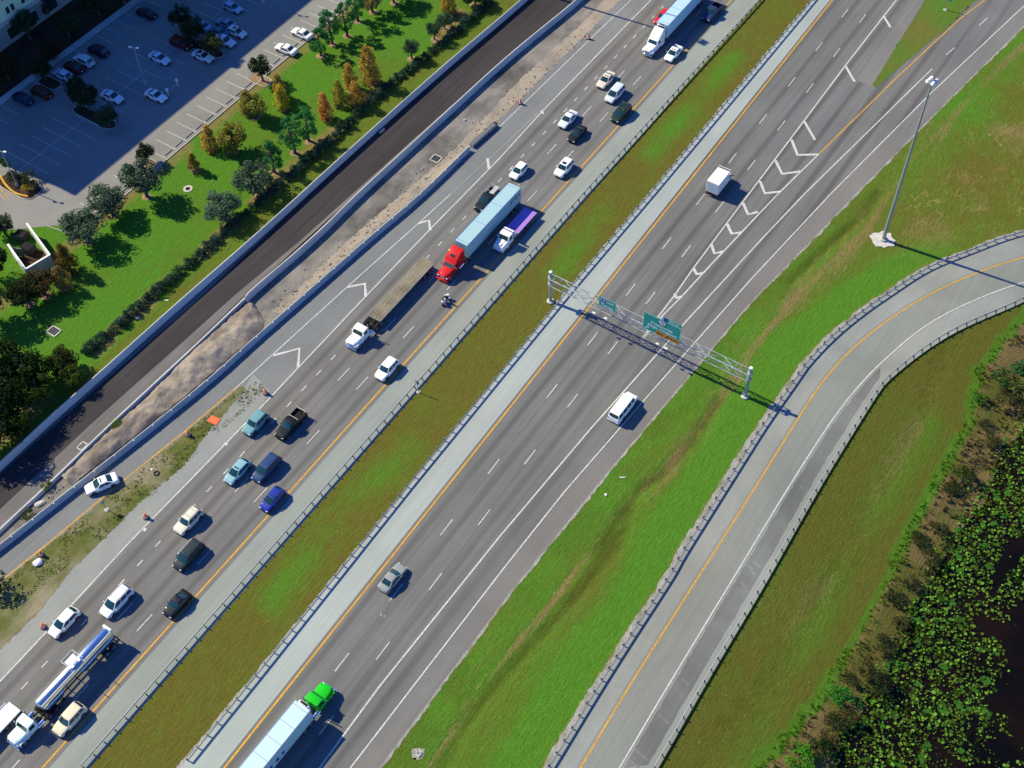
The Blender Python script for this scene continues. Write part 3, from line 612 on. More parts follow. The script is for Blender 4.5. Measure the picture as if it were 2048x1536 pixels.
# guardrails
def guardrail(line, face, label, ymin=-1e9, cap=100):
    """w-beam on posts; face = +1 when traffic is on the right of the line's direction"""
    P = resample(line, 1.93)
    root = thing('guardrail', (P[0].x, P[0].y, .02), 0, label, 'guardrail', None); O = P[0]
    prof = [(.00, .40), (.055, .44), (.055, .48), (-.005, .535), (-.005, .575), (.055, .63), (.055, .67), (.0, .71), (-.03, .71), (.02, .65), (-.04, .57), (-.04, .54), (.02, .46), (-.03, .40)]
    rings = []
    for i, p in enumerate(P):
        tt = (P[min(i+1, len(P)-1)]-P[max(i-1, 0)]).normalized(); nn = Vector((tt.y, -tt.x))*face
        rings.append([(p.x-O.x+nn.x*(a+.10), p.y-O.y+nn.y*(a+.10), b+.03) for a, b in prof])
    MB().loft(rings).build('rail', M['galv'], root)
    k = MB(); k.box((0, 0, .36), (.11, .16, .78)); pm = k.mesh('post', M['galvd']); k = MB(); k.box((0, 0, .57), (.17, .15, .32)); bm_ = k.mesh('blockout', M['dark'])
    for i, p in enumerate(P[:cap]):
        tt = (P[min(i+1, len(P)-1)]-P[max(i-1, 0)]).normalized(); nn = Vector((tt.y, -tt.x))*face; rz = math.atan2(nn.y, nn.x)
        o = link(bpy.data.objects.new('post', pm), root); o.location = (p.x-O.x-nn.x*.17, p.y-O.y-nn.y*.17, 0); o.rotation_euler = (0, 0, rz)
        q = link(bpy.data.objects.new('blockout', bm_), o); q.location = (.13, 0, 0)
    return root
guardrail([(-79.35, 14), (-79.4, 48), (-79.3, 90), (-79.25, 135), (-78.1, 208)], -1, 'steel guardrail along the median edge of the busy carriageway full of cars', cap=100)
guardrail([(-68.55, 22), (-68.75, 36), (-69.45, 71), (-69.75, 117), (-69.5, 145), (-69.35, 217)], 1, 'steel guardrail on the gravelled median edge beside the emptier carriageway with the sign gantry', cap=100)
gl = [p for p in RL if -40 < p.y < 240]; gl = ([gl[0]+(gl[0]-gl[1]).normalized()*14]+gl if gl[0].y > gl[-1].y else gl+[gl[-1]+(gl[-1]-gl[-2]).normalized()*14]); gl = gl if gl[0].y < gl[-1].y else rev(gl)
guardrail(gl, 1, 'steel guardrail on the inner gravel edge of the curving ramp, beside its yellow line', cap=100)
gr_ = rev(RR) if RR[0].y > RR[-1].y else RR; gr_ = list(gr_)+[gr_[-1]+(gr_[-1]-gr_[-2]).normalized()*14]
guardrail(gr_, -1, 'steel guardrail on the outer edge of the curving ramp, above the grassy pond bank', cap=100)

# ------------------------------------------------------------------ sign gantry
bl, brr = G(1101, 603), G(1490, 793)
gd = (brr-bl); GL = gd.length; gu = gd.normalized(); gn = Vector((gu.y, -gu.x, 0)); grz = math.atan2(gd.y, gd.x)
gan = thing('sign_gantry', (bl.x, bl.y, 0), grz, 'steel truss sign gantry on two round posts spanning the carriageway', 'sign gantry')
PH = 7.2; ZT, ZB, HW = 6.05, 4.55, .62
for x in (0, GL):
    k = MB(); k.lathe([(.33, 0), (.33, .1), (.29, .12), (.27, PH-.04), (.25, PH)], 18, (x, 0, 0)); p = k.build('post', M['galv'], gan, 40)
    k = MB(); k.lathe([(.62, 0), (.62, .22), (.58, .25)], 20, (x, 0, 0)); k.build('footing', M['pad'], p, 40)
    for zz in (ZT, ZB):
        k = MB(); k.lathe([(.30, -.16), (.42, -.14), (.42, .14), (.30, .16)], 14, (x, 0, zz)); k.box((x, 0, zz), (.34, 2*HW, .2)); k.build('collar', M['galv'], p, 40)
    k = MB(); k.lathe([(.28, PH), (.28, PH+.05), (.0, PH+.09)], 16, (x, 0, 0)); k.build('cap', M['metal_white'], p, 40)
k = MB(); NB = 15
for yy in (-HW, HW):
    for zz in (ZT, ZB): k.tube((0, yy, zz), (GL, yy, zz), .07, n=8)
for i in range(NB):
    x0, x1, xm = GL*i/NB, GL*(i+1)/NB, GL*(i+.5)/NB
    for yy in (-HW, HW):
        k.tube((x0, yy, ZB), (xm, yy, ZT), .036, n=6); k.tube((xm, yy, ZT), (x1, yy, ZB), .036, n=6)
    for zz in (ZT, ZB): k.tube((x0, -HW, zz), (x1, HW, zz) if i % 2 else (x0+.01, HW, zz), .04, n=6); k.tube((x0, HW if i % 2 else -HW, zz), (x1, -HW if i % 2 else HW, zz), .04, n=6)
    k.tube((xm, -HW, ZT), (xm, HW, ZB), .04, n=6)
k.build('truss', M['galv'], gan, 40)
SP0 = bl+gn*(HW+.30)         # plane of the sign faces
def gp(px, py): q = on_plane(px, py, SP0, gn)-bl; return q.dot(gu), q.z
def text_mesh(body, size, m, name, parent, x, z, y, align='CENTER', shear=0, xs=1.0, thick=.0):
    cu = bpy.data.curves.new(name, 'FONT'); cu.body = body; cu.size = size; cu.align_x = align; cu.align_y = 'CENTER'; cu.shear = shear; cu.extrude = .006; cu.offset = thick
    tmp = bpy.data.objects.new('tmp', cu); ROOT.objects.link(tmp); dg = bpy.context.evaluated_depsgraph_get(); me = bpy.data.meshes.new_from_object(tmp.evaluated_get(dg)); me.name = name
    bpy.data.objects.remove(tmp); bpy.data.curves.remove(cu); me.materials.clear(); me.materials.append(m)
    o = link(bpy.data.objects.new(name, me), parent); o.location = (x, y, z); o.rotation_euler = (R(90), 0, 0); o.scale = (xs, 1, 1); return o
def panel(name, label, x0, x1, z0, z1, m, border=True):
    th = thing(name, (*(bl+gn*(HW+.30)+gu*x0).xy, z0), grz, label, 'road sign'); w, h = x1-x0, z1-z0
    k = MB(); k.bbox((w/2, 0, h/2), (w, .06, h), .02); k.build('panel', m, th)
    if border:
        k = MB(); e = .06
        for c, d in (((w/2, -.034, e), (w-2*e, .006, .05)), ((w/2, -.034, h-e), (w-2*e, .006, .05)), ((e, -.034, h/2), (.05, .006, h-2*e)), ((w-e, -.034, h/2), (.05, .006, h-2*e))): k.box(c, d)
        k.build('border', M['sign_white'], th)
    k = MB()
    for xx in (w*.2, w*.5, w*.8): k.box((xx, .10, h/2), (.08, .12, h*.96))
    k.build('bracket', M['galvd'], th)
    return th, w, h
def shield(parent, x, z, s, m1, m2, name='route_shield'):
    out = [(0, -.52), (.30, -.34), (.46, -.05), (.46, .22), (.38, .46), (.18, .40), (0, .46), (-.18, .40), (-.38, .46), (-.46, .22), (-.46, -.05), (-.30, -.34)]
    f = lambda k, yy: [(x+a*s*k, yy, z+b*s*k) for a, b in out]
    o = MB().loft([f(1.0, -.032), f(1.0, -.040)]).build(name, m2, parent); MB().loft([f(.88, -.040), f(.88, -.046)]).build('face', m1, o); return o
(xa, za), (xb, zb_) = gp(1198, 593), gp(1231.6, 624); (x2, z2), (x3, z3) = gp(1232.5, 607), gp(1197.5, 610)
s1, w, h = panel('highway_sign', 'smaller green sign reading 4 WEST Tampa, over the lane nearest the median', min(xa, x3), max(xb, x2), min(z3, zb_)-.0, max(za, z2), M['sign_green'])
shield(s1, w*.30, h*.66, h*.5, M['sign_blue'], M['sign_white']); text_mesh('4', h*.30, M['sign_white'], 'lettering', s1, w*.30, h*.64, -.052, thick=.01)
text_mesh('WEST', h*.25, M['sign_white'], 'lettering', s1, w*.67, h*.67, -.036, thick=.012); text_mesh('Tampa', h*.36, M['sign_white'], 'lettering', s1, w*.50, h*.24, -.036, thick=.012)
(xa, za), (xb, zb_) = gp(1288.5, 623), gp(1358.5, 689); (x2, z2), (x3, z3) = gp(1363, 657), gp(1285.5, 652)
X0, X1, Z0, Z1 = min(xa, x3), max(xb, x2), (zb_+gp(1310, 668)[1])/2, (za+gp(1362, 657)[1])/2
s2, w, h = panel('highway_sign', 'large green exit sign with route shield and amber EXIT ONLY panel', X0, X1, Z0, Z1, M['sign_green'])
def us_shield(x, z, s):
    k = MB(); k.bbox((x, -.034, z), (s*1.25, .008, s), .003); p = k.build('route_shield', M['sign_black'], s2)
    out = [(0, -.44), (.34, -.30), (.5, -.05), (.44, .22), (.5, .34), (.32, .44), (.12, .38), (0, .42), (-.12, .38), (-.32, .44), (-.5, .34), (-.44, .22), (-.5, -.05), (-.34, -.30)]
    MB().loft([[(x+a*s*1.15, yy, z+b*s) for a, b in out] for yy in (-.039, -.045)]).build('face', M['sign_white'], p)
    text_mesh('192', s*.44, M['sign_black'], 'lettering', s2, x, z, -.05, thick=.008)
us_shield(w*.50, h*.80, h*.27)
text_mesh('Kissimmee', h*.20, M['sign_white'], 'lettering', s2, w*.5, h*.565, -.036, thick=.012, xs=1.12); text_mesh('Magic Kingdom', h*.19, M['sign_white'], 'lettering', s2, w*.52, h*.37, -.036, thick=.012, xs=1.12)
k = MB(); k.bbox((w*.67, -.04, h*.13), (w*.62, .014, h*.24), .004); k.build('exit_only_panel', M['sign_orange'], s2)
text_mesh('EXIT', h*.15, M['sign_black'], 'lettering', s2, w*.48, h*.13, -.052, thick=.01); text_mesh('ONLY', h*.15, M['sign_black'], 'lettering', s2, w*.84, h*.13, -.052, thick=.01)
def arrow(x, z, s, m, y=-.05):
    d = Vector((.7071, 0, .7071)); n = Vector((-.7071, 0, .7071)); c = Vector((x, y, z)); k = MB()
    q = [c-d*s*.5+n*s*.09, c-d*s*.5-n*s*.09, c+d*s*.1-n*s*.09, c+d*s*.1-n*s*.28, c+d*s*.5, c+d*s*.1+n*s*.28, c+d*s*.1+n*s*.09]
    k.loft([q, [p+Vector((0, -.006, 0)) for p in q]]); k.build('arrow', m, s2)
arrow(w*.665, h*.13, h*.22, M['sign_black'], -.05); arrow(w*.12, h*.18, h*.26, M['sign_white'], -.034)
k = MB(); th_ = h*.21; k.bbox((w*.76, 0, h+th_/2), (w*.48, .05, th_), .02); tb = k.build('exit_tab', M['sign_green'], s2)
k = MB(); k.box((w*.76, -.03, h+.03), (w*.46, .006, .05)); k.build('border', M['sign_white'], tb); text_mesh('EXIT 64', th_*.6, M['sign_white'], 'lettering', tb, w*.80, h+th_*.52, -.03, thick=.008)
k = MB(); k.bbox((w*.575, -.03, h+th_*.46), (w*.10, .05, th_*1.05), .02); tp = k.build('blue_plate', M['sign_blue'], s2)
for px, py, ax in ((1188, 626, 1199), (1211.5, 637, 1221), (1315, 688, 1326), (1332, 697, 1342)):
    q = on_plane(px, py, Vector((0, 0, 3.95)), Vector((0, 0, 1)))-bl; x, y = q.dot(gu), -q.dot(gn)
    k = MB(); k.tube((x, -HW-.2, 4.1), (x, y, 3.95), .035, n=6); k.tube((x, -HW-.2, 4.1), (x, -HW, ZB), .035, n=6); ar = k.build('light_arm', M['galv'], gan)
    k = MB(); k.bbox((x, y, 3.97), (.62, .30, .22), .06); k.build('sign_light', M['metal_white'], ar)

# ------------------------------------------------------------------ lamps
def high_mast(base, h, label):
    m_ = thing('high_mast_light', base, R(35), label, 'street lamp')
    k = MB(); k.tube((0, 0, 0), (0, 0, h), .34, .13, 14); k.build('mast', M['galv'], m_, 40)
    k = MB(); k.lathe([(.62, 0), (.62, .45), (.5, .5)], 18); k.build('footing', M['pad'], m_, 40)
    k = MB()
    for i in range(18): a = i*math.pi/9; k.tube((.40*math.cos(a), .40*math.sin(a), h-.5), (.40*math.cos(a+math.pi/9), .40*math.sin(a+math.pi/9), h-.5), .05, n=6)
    for i in range(4): a = i*math.pi/2; k.tube((0, 0, h-.3), (.6*math.cos(a), .6*math.sin(a), h-.45), .045, n=6)
    k.lathe([(.2, h-.6), (.24, h-.3), (.2, h+.1), (.05, h+.25)], 12); k.build('lowering_ring', M['galv'], m_, 40)
    for i in range(4):
        a = i*math.pi/2; k = MB(); k.lathe([(.14, .32), (.22, .22), (.34, .05), (.42, -.16), (.40, -.22), (.0, -.24)], 16, (.62*math.cos(a), .62*math.sin(a), h-.5)); k.build('luminaire', M['metal_white'], m_, 50)
    return m_
hm = G(1766, 480); high_mast(hm, height_of((1766, 480), (1867, 156)), 'tall tapered high mast light standing on a pale square pad in the grass')
q = [(hm.x+a, hm.y+b) for a, b in ((-2.3, -.5), (-1.5, -1.0), (-1.2, -1.5), (-.3, -2.1), (.4, -1.6), (.9, -1.7), (1.3, -1.0), (2.2, -.4), (1.8, .3), (1.9, .9), (1.0, 1.2), (.5, 2.1), (-.3, 1.6), (-.9, 1.9), (-1.2, 1.1), (-2.0, .6))]
k = MB().loft([[(x, y, -.05) for x, y in q], [(x, y, .14) for x, y in q]]); tag(k.build('concrete_pad', M['pad']), 'rough pale concrete pad under the tall mast light', 'concrete pad')
hs_ = G(1413, 87); L = 34.0/math.tan(SUN_EL); high_mast((hs_.x-L*math.cos(SUN_AZ), hs_.y-L*math.sin(SUN_AZ), 0), 34, 'distant high mast light whose thin shadow crosses the busy lanes near the white semi truck')
def lot_lamp(base, h, label):
    m_ = thing('parking_lot_lamp', base, R(20), label, 'street lamp', 'lamps in the parking lot')
    k = MB(); k.tube((0, 0, .5), (0, 0, h), .11, .07, 10); k.build('pole', M['galv'], m_, 40)
    k = MB(); k.lathe([(.3, 0), (.3, .75), (.27, .8)], 14); k.build('footing', M['pad'], m_, 40)
    for s in (-1, 1):
        k = MB(); k.tube((0, 0, h-.1), (s*.45, 0, h), .05, n=6); a_ = k.build('arm', M['galv'], m_)
        k = MB(); k.bbox((s*.72, 0, h+.02), (.62, .40, .20), .06); k.build('lamp_head', M['metal_white'], a_)
lh = height_of((291, 168), (270, 94))
lot_lamp(G(291, 168), lh, 'twin headed lamp pole in the shaded middle row of the parking lot')
lot_lamp(G(35, 372), height_of((35, 372), (5, 301)), 'twin headed lamp pole at the lower left corner of the parking lot by the shrubs')
ss = G(607, 33); L = lh/math.tan(SUN_EL); lot_lamp((ss.x-L*math.cos(SUN_AZ), ss.y-L*math.sin(SUN_AZ), 0), lh, 'farthest twin headed lamp pole at the top edge of the parking lot')

# ------------------------------------------------------------------ small road furniture
def drum(px, py, label):
    p = G(px, py); t_ = thing('traffic_drum', (p.x, p.y, .03), random.random()*6, label, 'traffic drum', 'orange traffic drums')
    k = MB(); k.lathe([(.29, .08), (.28, .40), (.25, .42), (.245, .72), (.22, .74), (.215, .98), (.17, 1.02), (.05, 1.05)], 16); k.build('barrel', M['orange'], t_, 40)
    for z0, z1, r_ in ((.20, .32, .288), (.48, .60, .256), (.80, .90, .226)):
        k = MB(); k.lathe([(r_, z0), (r_, z1)], 16); k.build('reflective_band', M['stripe'], t_, 40)
    k = MB(); k.lathe([(.46, 0), (.46, .07), (.33, .1)], 16); k.build('base', M['tyre'], t_, 40)
    k = MB(); k.box((0, 0, 1.09), (.30, .05, .10)); k.build('handle', M['orange'], t_)
for q in ((1177, 78, 'orange traffic drum farthest up the road, on the sandy edge of the shoulder'), (1041, 208, 'orange traffic drum on the shoulder beyond the crash cushion, second from the top'), (532, 788, 'orange traffic drum on concrete just past the tip of the grass gore'), (377, 871, 'orange traffic drum at the yellow line, near the flat orange sign'), (293, 1036, 'orange traffic drum on the pale shoulder beside the cream SUV'), (84, 1111, 'orange traffic drum in the grass beside the crumpled white sack'), (88, 1255, 'orange traffic drum near the white hatchback on the pale shoulder')): drum(*q)
p = G(428, 841); q = thing('work_sign', (p.x, p.y, .10), R(8), 'flat orange roadwork sign lying on the grass gore', 'road sign')
k = MB(); k.bbox((0, 0, 0), (1.75, 1.25, .04), .012); k.build('panel', M['orange'], q); k = MB(); k.box((0, -.2, -.05), (1.5, .05, .06)); k.box((0, .2, -.05), (1.5, .05, .06)); k.build('brace', M['galvd'], q)
def lump(name, px, py, d, m, label, cat, seed, zz=.03, sub=2):
    p = G(px, py); bm = bmesh.new(); bmesh.ops.create_icosphere(bm, subdivisions=sub, radius=.5); r = random.Random(seed)
    for v in bm.verts: v.co *= r.uniform(.78, 1.15); v.co.z = max(v.co.z, -.22)
    me = bpy.data.meshes.new(name)
    for v in bm.verts: v.co = Vector((v.co.x*d[0], v.co.y*d[1], (v.co.z+.22)*d[2]))
    bm.to_mesh(me); bm.free(); me.materials.append(m); o = link(bpy.data.objects.new(name, me)); o.location = (p.x, p.y, zz); o.rotation_euler = (0, 0, r.random()*3); return tag(o, label, cat)
lump('sack', 76, 1126, (1.5, 1.3, .7), M['metal_white'], 'crumpled white plastic sack in the grass near a traffic drum', 'sack', 2)
lump('debris_pile', 80, 1008, (1.8, .9, .5), M['pad'], 'pale scrap heap in weeds between two low walls', 'debris', 5)
p = G(313, 947); tt = thing('discarded_tyre', (p.x, p.y, .10), 0, 'discarded black tyre lying in the grass gore', 'tyre'); k = MB(); n = 20
k.loft([[((.36+.12*math.cos(a))*math.cos(b), (.36+.12*math.cos(a))*math.sin(b), .1*math.sin(a)) for a in [i*math.pi/4 for i in range(8)]] for b in [j*2*math.pi/n for j in range(n+1)]], cap=False); k.build('tread', M['tyre'], tt, 60)
lump('litter', 304, 940, (.5, .4, .3), M['metal_white'], 'small white litter beside the discarded tyre', 'litter', 8, sub=1)
lump('litter', 1245, 955, (.22, 1.3, .12), M['metal_white'], 'thin white strip of litter in the grass right of the exit lane', 'litter', 9, sub=1)
lump('litter', 1212, 990, (.55, .5, .3), M['metal_white'], 'white scrap of litter in the grass, lower of two there', 'litter', 10, sub=1)
lump('litter', 275, 636, (.9, .45, .3), M['metal_white'], 'white litter heap in the grass strip behind the wall', 'litter', 11, sub=1)
lump('litter', 334, 601, (.8, .3, .2), M['metal_white'], 'scattered white litter between hedge and wall', 'litter', 12, sub=1)
lump('cardboard_box', 930, 241, (.7, .5, .4), M['pad'], 'small pale box lying on scraped dirt by the taller wall', 'box', 13, sub=1)
k = MB(); c = G(764, 263); k.box((c.x, c.y, .18), (.35, 1.3, .3)); tag(k.build('concrete_block', M['pad']), 'small pale concrete block on the black road beside the wall', 'concrete block')
def drain(px, py, w_, d_, label, zz=.02, ring=False):
    p = G(px, py); o = thing('drain_inlet', (p.x, p.y, zz), 0, label, 'drain'); k = MB()
    for x, y, a, b in ((-w_/2, 0, .18, d_), (w_/2, 0, .18, d_), (0, -d_/2, w_+.18, .18), (0, d_/2, w_+.18, .18)): k.box((x, y, .06), (a, b, .12))
    k.build('frame', M['pad'], o); k = MB(); k.box((0, 0, .02), (w_-.18, d_-.18, .04)); k.build('pit', M['dark'], o)
    k = MB()
    for i in range(5): k.box((-w_/2+.15+i*(w_-.3)/4, 0, .05), (.05, d_-.18, .05))
    k.build('grate', M['galvd'], o)
drain(108, 663, 1.9, 1.5, 'square drain inlet in a dark hollow of the lawn near the brown trees')
drain(165, 893, 1.0, 1.3, 'drain inlet at the edge of the construction road against the low wall', .035)
drain(837, 1507, .6, .6, 'drain inlet in a ragged pale apron in the grass at the bottom edge')
drain(872, 318, 1.7, 1.6, 'square pale drain frame set in the sandy dirt strip', .04)
p = G(837, 1507); k = MB(); r = random.Random(4); q = [(p.x+(.85+r.uniform(-.25, .25))*math.cos(i*math.pi/8), p.y+(.85+r.uniform(-.25, .25))*math.sin(i*math.pi/8)) for i in range(16)]; sheet('drain_apron', q, .012, M['gravel'])
p = G(376, 378); k = MB(); k.lathe([(.85, 0), (.85, .10), (.45, .12), (.42, .05), (0, .05)], 20, (p.x, p.y, .0)); mo = tag(k.build('manhole', M['pad']), 'round concrete manhole ring in the lawn', 'manhole'); k = MB(); k.lathe([(.40, .055), (.40, .08), (0, .08)], 18, (p.x, p.y, 0)); k.build('cover', M['dark'], mo)
# post signs
def post_sign(px, py, h, pw, ph, rz, label, mface, foot=True, legs=1):
    p = G(px, py); o = thing('road_sign', (p.x, p.y, 0), rz, label, 'road sign'); k = MB()
    for x in ([0] if legs == 1 else [-pw*.3, pw*.3]):
        k = MB(); k.tube((x, .05, 0), (x, .05, h), .05, n=8); k.build('post', M['galv'], o)
    k = MB(); k.bbox((0, 0, h-ph/2), (pw, .03, ph), .01); k.build('panel', mface, o); k = MB(); k.box((0, .03, h-ph*.3), (pw*.9, .03, .06)); k.box((0, .03, h-ph*.7), (pw*.9, .03, .06)); k.build('stiffener', M['galvd'], o)
    if foot: k = MB(); k.lathe([(.36, 0), (.36, .12), (.3, .15)], 14); k.build('footing', M['pad'], o, 40)
    return o
post_sign(837, 784, 3.0, .75, 1.0, R(180), 'small grey backed road sign on a post behind the median guardrail', M['galv'])
post_sign(1890, 20, 3.4, 1.6, 1.2, 0, 'green exit sign on a post in the grass triangle at the top edge', M['sign_green'], legs=2)
post_sign(214, 1020, 2.6, .6, .8, R(85), 'thin road sign seen edge on in the grass gore, casting a long shadow', M['galv'])
for a, b in ((337, 187), (358, 165)):
    pass
p0, p1 = G(337, 191), G(356, 172); bo = thing('bollard_rail', (p0.x, p0.y, .02), math.atan2((p1-p0).y, (p1-p0).x), 'pair of white topped bollards joined by a rail at the shade edge in the lot', 'bollards'); L = (p1-p0).length
for x in (0, L): k = MB(); k.lathe([(.16, 0), (.16, 1.2), (.30, 1.25), (.30, 1.55), (.1, 1.65)], 12, (x, 0, 0)); k.build('bollard', M['metal_white'], bo, 40)
k = MB(); k.tube((0, 0, .9), (L, 0, .9), .05, n=6); k.tube((0, 0, .5), (L, 0, .5), .05, n=6); k.build('rail', M['galv'], bo)
# wheel stops
k = MB(); k.loft([[(-.09, y, 0), (-.07, y, .13), (.07, y, .13), (.09, y, 0)] for y in (-.95, .95)]); wm = k.mesh('wheel_stop', M['conc_dull'])
for i, y in enumerate(np.arange(86.5, 175, 2.78)):
    if any(abs(y-G(*q).y) < 2.2 for q in ((300, 330), (520, 160))): continue
    o = link(bpy.data.objects.new('wheel_stop', wm)); o.location = (-149.3, y+1.39, LOT_Z+.01); tag(o, 'grey concrete wheel stop at the lawn kerb end of a parking stall', 'wheel stop', 'wheel stops along the lawn kerb')

# ------------------------------------------------------------------ buildings
bx, by0, by1, bh = -198.0, 83.6, 300.0, 36.0
bld = thing('hotel_building', (bx, by0, 0), 0, 'large pale multi storey building whose shadow covers the parking lot', 'building')
Lb = by1-by0
wallm = pave('rendered_wall', (.46, .60, .42), streak=.03, patch=.06); wallg = pave('lower_wall', (.30, .31, .28), streak=.03, patch=.06)
k = MB(); k.box((-12, Lb/2, 2.5), (24, Lb, 5.0)); k.build('ground_floor', wallg, bld)
k = MB(); k.box((-12.0, Lb/2, 5.0+(bh-5.0)/2), (24.5, Lb+.4, bh-5.0)); k.build('wall', wallm, bld)
k = MB(); k.box((-11.9, Lb/2, 5.05), (25.2, Lb+.8, .5)); k.build('string_course', M['walk'], bld)
k = MB(); k.box((-12, Lb/2, bh+.35), (25.4, Lb+1.0, .7))
for i in range(9): k.box((-6, 6+i*26, bh+1.2), (8, 10, 2.4))
k.build('roof', M['walk'], bld)
win = MB(); cnt = 0
def window(y, z0, w_, h_, x, par, single):
    if single:
        f = MB(); f.box((x+.03, y, z0+h_/2), (.06, w_+.16, h_+.16)); fr = f.build('window', M['metal_white'], par); g_ = MB(); g_.box((x+.07, y, z0+h_/2), (.03, w_, h_)); g_.build('pane', M['glass'], fr)
    else: win.box((x+.05, y, z0+h_/2), (.08, w_, h_), mi=0)
for fl in range(10):
    z0 = 6.2+fl*3.05
    if z0+1.6 > bh: break
    y = 2.2
    while y < Lb-2:
        near = fl < 3 and 18 < y < 50
        for dy in (0, 1.25): window(y+dy, z0, .85, 1.45, .25, bld, near)
        y += 3.9
for i in range(40):
    y = 3+i*5.2
    if y > Lb-3: break
    window(y, .9, 2.6, 2.4, 0, bld, 18 < y < 55)
wo_ = win.build('window', M['glass'], bld); tag(wo_, kind='stuff')
# walled bin enclosure
EZ = 2.6; c4_ = [G(54, 448, EZ), G(99.5, 510, EZ), G(51, 539, EZ), G(16.5, 490, EZ)]
en = thing('bin_enclosure', (c4_[2].x, c4_[2].y, 0), 0, 'open topped pale walled bin enclosure at the corner of the lawn', 'enclosure'); O = c4_[2].xy
def wl(a, b, h0, h1, th, nm, m, par):
    a, b = a.xy-O, b.xy-O; d = (b-a); c = (a+b)/2; k = MB(); k.box((c.x, c.y, (h0+h1)/2), (d.length, th, h1-h0), math.atan2(d.y, d.x)); return k.build(nm, m, par)
encw = plain('stucco', (.58, .60, .50), .9, var=.08)
for a, b in ((0, 1), (1, 2), (2, 3)):
    ww = wl(c4_[a], c4_[b], 0, EZ, .22, 'wall', encw, en); wl(c4_[a]+(c4_[a]-c4_[b]).normalized()*.14, c4_[b]+(c4_[b]-c4_[a]).normalized()*.14, EZ+.003, EZ+.12+.012*a, .34, 'coping', M['metal_white'], ww)
cx = sum((c.xy-O for c in c4_), Vector((0, 0)))/4; k = MB(); k.box((cx.x, cx.y, .03), (3.6, 4.4, .02)); k.build('floor', M['mulch'], en)
gdir = (c4_[3]-c4_[0]).xy.normalized()
for cpt, sg, ang in ((c4_[0], 1, 1.2), (c4_[3], -1, 1.4)):
    a = cpt.xy-O; dv = Matrix.Rotation(sg*ang, 2) @ (gdir*sg); k = MB(); c = a+dv*1.1; k.box((c.x, c.y, 1.1), (2.2, .06, 2.0), math.atan2(dv.y, dv.x)); k.build('gate', M['trim'], en)
def dumpster(p, rz, label, col):
    o = thing('dumpster', (p.x, p.y, .04), rz, label, 'dumpster', 'dumpsters in the enclosure'); k = MB(); k.side([(-.85, .12), (.75, .12), (.9, .9), (.85, 1.25), (-.9, 1.5), (-.95, .8)], 1.0, .04, .99); k.build('bin', plain('bin_paint', col, .6), o)
    k = MB(); k.box((-.5, 0, 1.42), (.95, 1.7, .05), 0, rx=R(-8)); k.box((.5, 0, 1.42), (.95, 1.7, .05), 0, rx=R(-8)); k.build('lid', M['dark'], o)
    for x in (-.7, .7):
        for y in (-.6, .6): k = MB(); k.tube((x-.04, y, .07), (x+.04, y, .07), .07, n=10); k.build('caster', M['tyre'], o)
dumpster(G(57, 497, .8), R(10), 'dark dumpster deeper inside the walled enclosure', (.03, .03, .035)); dumpster(G(44, 471, .8), R(15), 'dark dumpster standing in the mouth of the walled enclosure', (.025, .028, .03))
# ------------------------------------------------------------------ vehicles (local: +Y is forward, x to the right, z up, origin on the road under the middle)
def lerp_tab(tab, x):
    for (a, b), (c, d) in zip(tab, tab[1:]):
        if a <= x <= c: return b+(d-b)*(x-a)/(c-a) if c > a else d
    return tab[0][1] if x < tab[0][0] else tab[-1][1]
KINDS = {
 'sedan': dict(L=4.85, Wd=1.84, H=1.46, top=[(-.5, .72), (-.49, .86), (-.465, .98), (-.36, 1.04), (-.25, 1.0), (0, .95), (.2, .955), (.3, .91), (.42, .80), (.475, .68), (.5, .52)], g=(.235, .045, -.17, -.375, .92), wb=(.30, -.285), wr=.33),
 'coupe': dict(L=4.7, Wd=1.86, H=1.38, top=[(-.5, .72), (-.49, .84), (-.465, .96), (-.36, 1.01), (-.25, .98), (0, .92), (.2, .92), (.3, .87), (.42, .76), (.475, .65), (.5, .5)], g=(.21, .02, -.14, -.385, .89), wb=(.30, -.285), wr=.34),
 'hatch': dict(L=4.3, Wd=1.80, H=1.52, top=[(-.5, .62), (-.49, .82), (-.47, .98), (-.36, 1.02), (0, .98), (.22, .99), (.33, .93), (.43, .80), (.48, .66), (.5, .52)], g=(.265, .06, -.34, -.475, .95), wb=(.30, -.30), wr=.33),
 'suv': dict(L=4.75, Wd=1.92, H=1.74, top=[(-.5, .62), (-.492, .95), (-.475, 1.12), (-.36, 1.14), (0, 1.09), (.2, 1.10), (.32, 1.05), (.43, .95), (.48, .80), (.5, .60)], g=(.235, .085, -.385, -.482, 1.05), wb=(.305, -.295), wr=.37),
 'minivan': dict(L=5.1, Wd=1.98, H=1.76, top=[(-.5, .62), (-.493, .92), (-.478, 1.08), (-.36, 1.10), (0, 1.06), (.25, 1.07), (.36, .98), (.44, .85), (.485, .70), (.5, .55)], g=(.30, .115, -.405, -.487, 1.02), wb=(.31, -.29), wr=.34),
 'van': dict(L=5.9, Wd=2.02, H=2.12, top=[(-.5, .62), (-.497, 1.15), (-.49, 1.30), (-.36, 1.32), (0, 1.28), (.30, 1.27), (.40, 1.15), (.46, 1.05), (.49, .88), (.5, .62)], g=(.365, .275, -.455, -.494, 1.22), wb=(.335, -.27), wr=.38),
 'pickup': dict(L=5.75, Wd=1.98, H=1.86, top=[(-.5, .66), (-.497, .70), (-.49, .72), (-.16, .72), (-.155, 1.10), (0, 1.12), (.2, 1.14), (.32, 1.10), (.44, 1.02), (.485, .88), (.5, .66)], g=(.215, .095, -.10, -.135, 1.08), wb=(.315, -.30), wr=.39),
}
WFR = [(-.5, .80), (-.485, .90), (-.45, .96), (-.36, .99), (0, 1.0), (.25, .985), (.38, .95), (.455, .87), (.485, .76), (.5, .62)]
